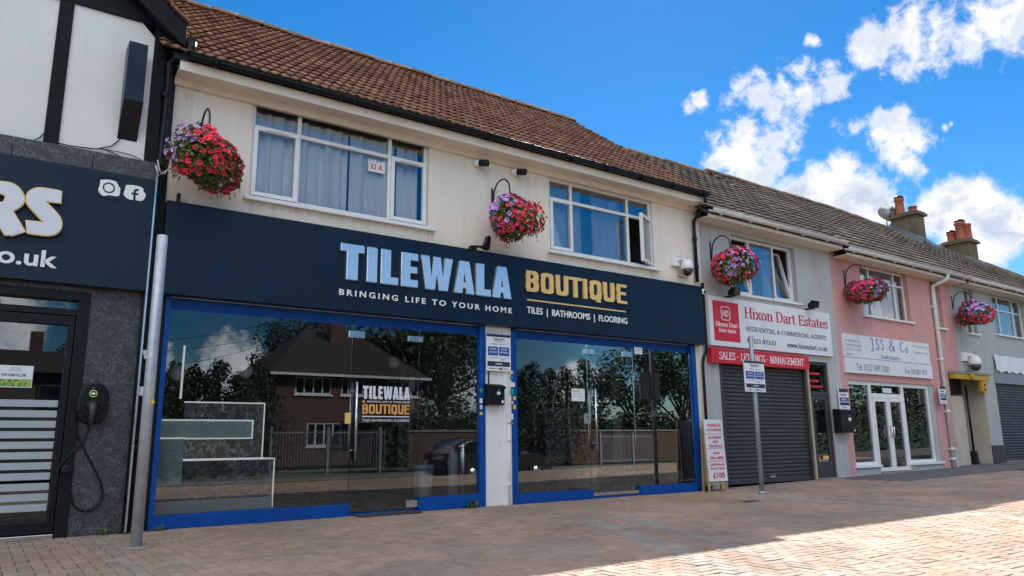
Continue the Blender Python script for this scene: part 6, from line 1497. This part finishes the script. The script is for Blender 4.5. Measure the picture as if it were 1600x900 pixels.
for i, (px, Y, h, r) in enumerate(((1180, 30, 8, 4.5), (1290, 32, 9, 5), (1420, 33, 9.5, 5), (1540, 36, 10, 5.5), (1680, 42, 10, 6), (80, 40, 6.5, 3.0), (150, 40, 5, 2.6), (-120, 30, 8, 4))):
    x = vx(px, Y); tree('broad_tree', 'leafy street tree across the road, '+['beyond the brick wall end', 'second beyond the brick wall', 'third beyond the brick wall', 'mirrored in the far grey window', 'farthest along the road', 'behind the tiled neighbour house', 'beside the tiled neighbour house', 'at the far left of the road'][i], x, -Y, ZR, h, r, 'round', 160+i, 3600)
# brick house with hipped roof
HYd = 31.3
ha, hb_ = mir(431, 590, HYd), mir(592, 590, HYd); ez_ = mir(470, 584, HYd).z; HX0, HX1 = ha.x, ha.x+9.0
hz = ZR
hs_ = thing('brick_house', ((HX0+HX1)/2, -HYd-4, hz), 'brick house with dark hipped roof across the street, mirrored in the left shopfront', 'house')
wu = [mir(462, 588, HYd), mir(518, 617, HYd)]; wl = [mir(480, 660, HYd), mir(520, 697, HYd)]
wins = [(wu[0].x, wu[1].x, wu[1].z, wu[0].z), (wu[0].x+2.7, wu[1].x+2.4, wu[1].z, wu[0].z), (wl[0].x, wl[1].x+.5, wl[1].z, wl[0].z), (wu[0].x+5.6, wu[1].x+5.6, wu[1].z, wu[0].z)]
hd = (HX0+4.6, HX0+5.6, hz, hz+2.1)
mb = wall(MB(), HX0, HX1, hz, ez_, -HYd, -HYd-.12, wins+[hd])
mb.poly([(HX0, -HYd, hz), (HX0, -HYd-8, hz), (HX0, -HYd-8, ez_), (HX0, -HYd, ez_)]).poly([(HX1, -HYd, hz), (HX1, -HYd-8, hz), (HX1, -HYd-8, ez_), (HX1, -HYd, ez_)]).poly([(HX0, -HYd-8, hz), (HX1, -HYd-8, hz), (HX1, -HYd-8, ez_), (HX0, -HYd-8, ez_)])
mb.build('wall', M['brickh'], hs_)
rz = mir(500, 515, HYd+4).z
A_, B_, C_, D_ = (HX0-.45, -HYd+.45, ez_), (HX1+.45, -HYd+.45, ez_), (HX1+.45, -HYd-8.45, ez_), (HX0-.45, -HYd-8.45, ez_); R1_, R2_ = (HX0+3.0, -HYd-4, rz), (HX1-3.0, -HYd-4, rz)
rf = MB().poly([A_, B_, R2_, R1_]).poly([B_, C_, R2_]).poly([C_, D_, R1_, R2_]).poly([D_, A_, R1_]).poly([A_, B_, C_, D_]).build('roof', mat('dark_house_tile', (.028, .025, .025), .85, .25, 3, .3, 20), hs_)
MB().box(HX0-.45, HX1+.45, -HYd+.44, -HYd+.50, ez_-.12, ez_+.02).build('eaves_board', M['white'], hs_)
cp = mir(525, 503, HYd+3); MB().box(cp.x-.45, cp.x+.45, -HYd-3.4, -HYd-2.6, ez_+.5, cp.z).build('chimney', M['brickh'], rf)
for i, (a, b, c, d) in enumerate(wins):
    mb = MB(); bars(mb, a, b, c, d, .09, -HYd-.10, -HYd-.04); k = 3
    for j in range(1, 4): xx = a+(b-a)*j/4; mb.box(xx-.04, xx+.04, -HYd-.099, -HYd-.041, c+.09, d-.09)
    wf = mb.build('window', M['white'], hs_); pane(wf, a+.09, b-.09, c+.09, d-.09, -HYd-.08, M['carglass']); MB().box(a-.08, b+.08, -HYd-.05, -HYd+.08, c-.09, c-.002).build('sill', M['white'], wf)
MB().box(hd[0], hd[1], -HYd-.1, -HYd-.05, hd[2], hd[3]).build('door', M['darkgrey'], hs_)
mb = MB(); mb.prism([(-HYd+1.2, hz+2.3), (-HYd, hz+2.9), (-HYd, hz+2.3)], 'x', HX0+4.2, HX0+6.0); mb.box(HX0+4.25, HX0+4.37, -HYd+1.0, -HYd+1.15, hz, hz+2.3); mb.box(HX0+5.85, HX0+5.97, -HYd+1.0, -HYd+1.15, hz, hz+2.3); mb.build('porch', M['stone2'], hs_)
# neighbour seen in the striped door
NY = 26.0
n0 = mir(48, 540, NY); nx = n0.x; nz0 = mir(30, 580, NY).z
nh = thing('brick_house', (nx-3, -NY-4, ZR), 'tiled house with a brick chimney across the street, mirrored in the striped glass door', 'house')
mb = MB(); mb.box(nx-7, nx+3.0, -NY-8, -NY, ZR, nz0); mb.build('wall', M['stone2'], nh)
zr_ = mir(40, 548, NY+4).z
rf = MB().prism([(-NY+.4, nz0-.05), (-NY-4, zr_), (-NY-8.4, nz0-.05)], 'x', nx-7.3, nx+3.3).build('roof', MATS['dark_house_tile'], nh)
cc = mir(115/1.957*1.0, 155/1.957+440, NY+4); MB().box(cc.x-.25, cc.x+.25, -NY-4.2, -NY-3.8, zr_-.4, cc.z).build('chimney', M['brickh'], rf)
for j in range(3):
    a = nx-5.6+j*3; mb = MB(); bars(mb, a, a+1.6, nz0-1.7, nz0-.5, .09, -NY+.005, -NY+.05); wf = mb.build('window', M['darkgrey'], nh); pane(wf, a+.09, a+1.51, nz0-1.61, nz0-.59, -NY+.01, M['carglass'])
# railings, low brick wall
def railings(x0, x1, y, z0, h, label, posts=2.3):
    f = thing('railing', ((x0+x1)/2, y, z0), label, 'railing'); mb = MB(); x = x0
    while x < x1: mb.box(x-.009, x+.009, y-.009, y+.009, z0+.1, z0+h); x += .12
    mb.build('pales', M['galv2'], f); MB().box(x0, x1, y-.014, y+.014, z0+.16, z0+.20).box(x0, x1, y-.014, y+.014, z0+h-.12, z0+h-.08).build('rails', M['galv2'], f)
    x = x0
    while x < x1+.1: MB().box(x-.05, x+.05, y-.05, y+.05, z0, z0+h+.12).build('post', M['galv2'], f); x += posts
FYd = 19.8
railings(vx(428, FYd), vx(604, FYd), -FYd, ZR, 1.75, 'pale metal railings across the street, mirrored in the left shopfront')
railings(vx(935, FYd), vx(1020, FYd), -FYd, ZR, 1.5, 'pale metal railings across the street, mirrored in the right shopfront')
mb = MB(); mb.box(vx(640, FYd+2), vx(1120, FYd+2), -FYd-2.2, -FYd-2, ZR, ZR+1.7); mb.build('wall', M['brickh'], (lw := thing('garden_wall', (vx(900, FYd+2), -FYd-2, ZR), 'long brick garden wall across the street behind the railings', 'wall')))
MB().box(vx(640, FYd+2)-.03, vx(1120, FYd+2)+.03, -FYd-2.25, -FYd-1.95, ZR+1.7, ZR+1.78).build('coping', M['concrete'], lw)
# hedges between and behind the trees
def hedge(xa, xb, y, h, n, label, seed):
    hg = thing('garden_hedge', ((xa+xb)/2, y-.5, ZR), label, 'hedge', 'garden hedges across the street')
    rr = random.Random(seed); lf = MB()
    for i in range(n):
        x = xa+(xb-xa)*rr.random(); top = h+.5*sin(x*1.3)+.4*sin(x*3.1); p = Vector((x, y+rr.uniform(-1.0, .25), ZR+top*rr.random()**.7)); s = rr.uniform(.08, .16)
        nn = Vector((rr.gauss(0, 1), rr.gauss(0, 1), rr.gauss(0, 1))).normalized(); tt = nn.cross(Vector((0, 0, 1))).normalized(); b = nn.cross(tt); k = len(lf.v); lf.v += [tuple(p-tt*s), tuple(p-b*s*.6), tuple(p+tt*s), tuple(p+b*s*.6)]; lf.face((k, k+1, k+2, k+3), rr.random())
    lf.build('foliage', M['foil'], hg); MB().box(xa, xb, y-.8, y-.2, ZR, ZR+h*.8).build('dense_core', M['foilpine'], hg)
hedge(vx(200, 22), vx(432, 22), -22, 2.6, 9000, 'dense dark hedge under the conifers beside the brick house', 77)
hedge(vx(600, 24), vx(1110, 24), -24.5, 3.0, 12000, 'tall dark hedge behind the brick garden wall across the street', 78)
hedge(vx(1110, 24)+.5, 95, -22, 4.6, 14000, 'very long tall hedge farther along the street, mirrored in the white shopfront', 79)
# parked dark hatchback
def car(x, y, z, label):
    t = thing('parked_car', (x, y, z), label, 'car')
    L_ = 4.1; w = .86
    prof = [(-2.05, .32), (-2.08, .62), (-1.98, .95), (-1.75, 1.32), (-1.35, 1.46), (-.2, 1.49), (.35, 1.38), (1.0, 1.02), (1.65, .90), (1.98, .74), (2.06, .52), (2.02, .28)]
    mb = MB(); n = len(prof)
    secs = [(-w, .94, .0), (-w*.97, 1, 0), (0, 1.02, 0), (w*.97, 1, 0), (w, .94, 0)]
    rows = []
    for (yy, sc, _) in [(-w, .9, 0), (-w*.92, .98, 0), (-w*.6, 1.01, 0), (0, 1.02, 0), (w*.6, 1.01, 0), (w*.92, .98, 0), (w, .9, 0)]:
        r_ = []
        for (px, pz) in prof:
            inset = 1 if pz < .98 else 1-.20*(pz-.98)/.5
            r_.append((px*(1 if abs(yy) < w*.95 else .985), yy*inset, .28+(pz-.28)*(sc if pz > .9 else 1)))
        rows.append(r_)
    for r_ in rows: mb.v += r_
    for i in range(len(rows)-1):
        for j in range(n-1): mb.face((i*n+j, (i+1)*n+j, (i+1)*n+j+1, i*n+j+1), .5, True)
        mb.face((i*n, i*n+n-1, (i+1)*n+n-1, (i+1)*n))
    mb.face(range(n)); mb.face(range((len(rows)-1)*n, len(rows)*n))
    mb.build('body', M['carpaint'], t, local=True)
    for s in (-1, 1):
        MB().prism([(-1.6, 1.0), (-1.35, 1.36), (-.35, 1.40), (-.35, 1.0)], 'y', s*(w*.9), s*(w*.9+.02)).build('side_window', M['carglass'], t, local=True); MB().prism([(-.28, 1.0), (-.28, 1.40), (.1, 1.34), (.8, 1.02)], 'y', s*(w*.9), s*(w*.9+.02)).build('side_window', M['carglass'], t, local=True)
        for xx in (-1.28, 1.28):
            wh = MB().lathe((xx, s*(w-.12), .32), (0, s, 0), [(0, .30), (.02, .32), (.16, .32), (.18, .29)], 24).build('wheel', M['tyre'], t, local=True)
            MB().lathe((xx, s*(w+.055), .32), (0, s, 0), [(0, .21), (.012, .20), (.014, .05), (.02, .04)], 20).build('rim', M['chrome'], wh, local=True)
        MB().prism([(1.62, .68), (1.98, .62), (1.98, .74), (1.68, .82)], 'y', s*(w*.5), s*(w*.9)).build('headlight', M['lamp'], t, local=True); MB().box(-2.09, -1.95, s*w*.62, s*w*.93, .80, 1.0).build('rear_light', mat('dark_red_lens', (.10, .006, .008), .2), t, local=True)
        MB().box(.55, .72, s*(w*.93), s*(w*1.12), 1.0, 1.12).build('mirror', M['carpaint'], t, local=True)
    MB().hexa([(.42, -.62, 1.36), (1.02, -.72, 1.03), (1.02, .72, 1.03), (.42, .62, 1.36), (.44, -.62, 1.39), (1.04, -.72, 1.06), (1.04, .72, 1.06), (.44, .62, 1.39)]).build('windscreen', M['carglass'], t, local=True)
    MB().box(2.03, 2.065, -.26, .26, .42, .53).build('number_plate', M['notice'], t, local=True)
    return t
cx_ = at(866, 745, 11.2)
car(cx_.x-2.0, -12.2, ROADZ, 'black hatchback parked on the road, mirrored in both shopfronts beside the white pillar')
# telegraph wires
mb = MB()
for (pa, pb_) in (((200, 536), (470, 492)), ((200, 552), (470, 512)), ((230, 572), (420, 534))):
    a, b = mir(*pa, 22), mir(*pb_, 27); mb.tube([a+(b-a)*f+Vector((0, 0, -.25*4*f*(1-f))) for f in [i/10 for i in range(11)]], .012, 5)
props(mb.build('telegraph_wire', M['black']), 'thin telegraph wires across the street, mirrored against the sky in the left window', 'wire')
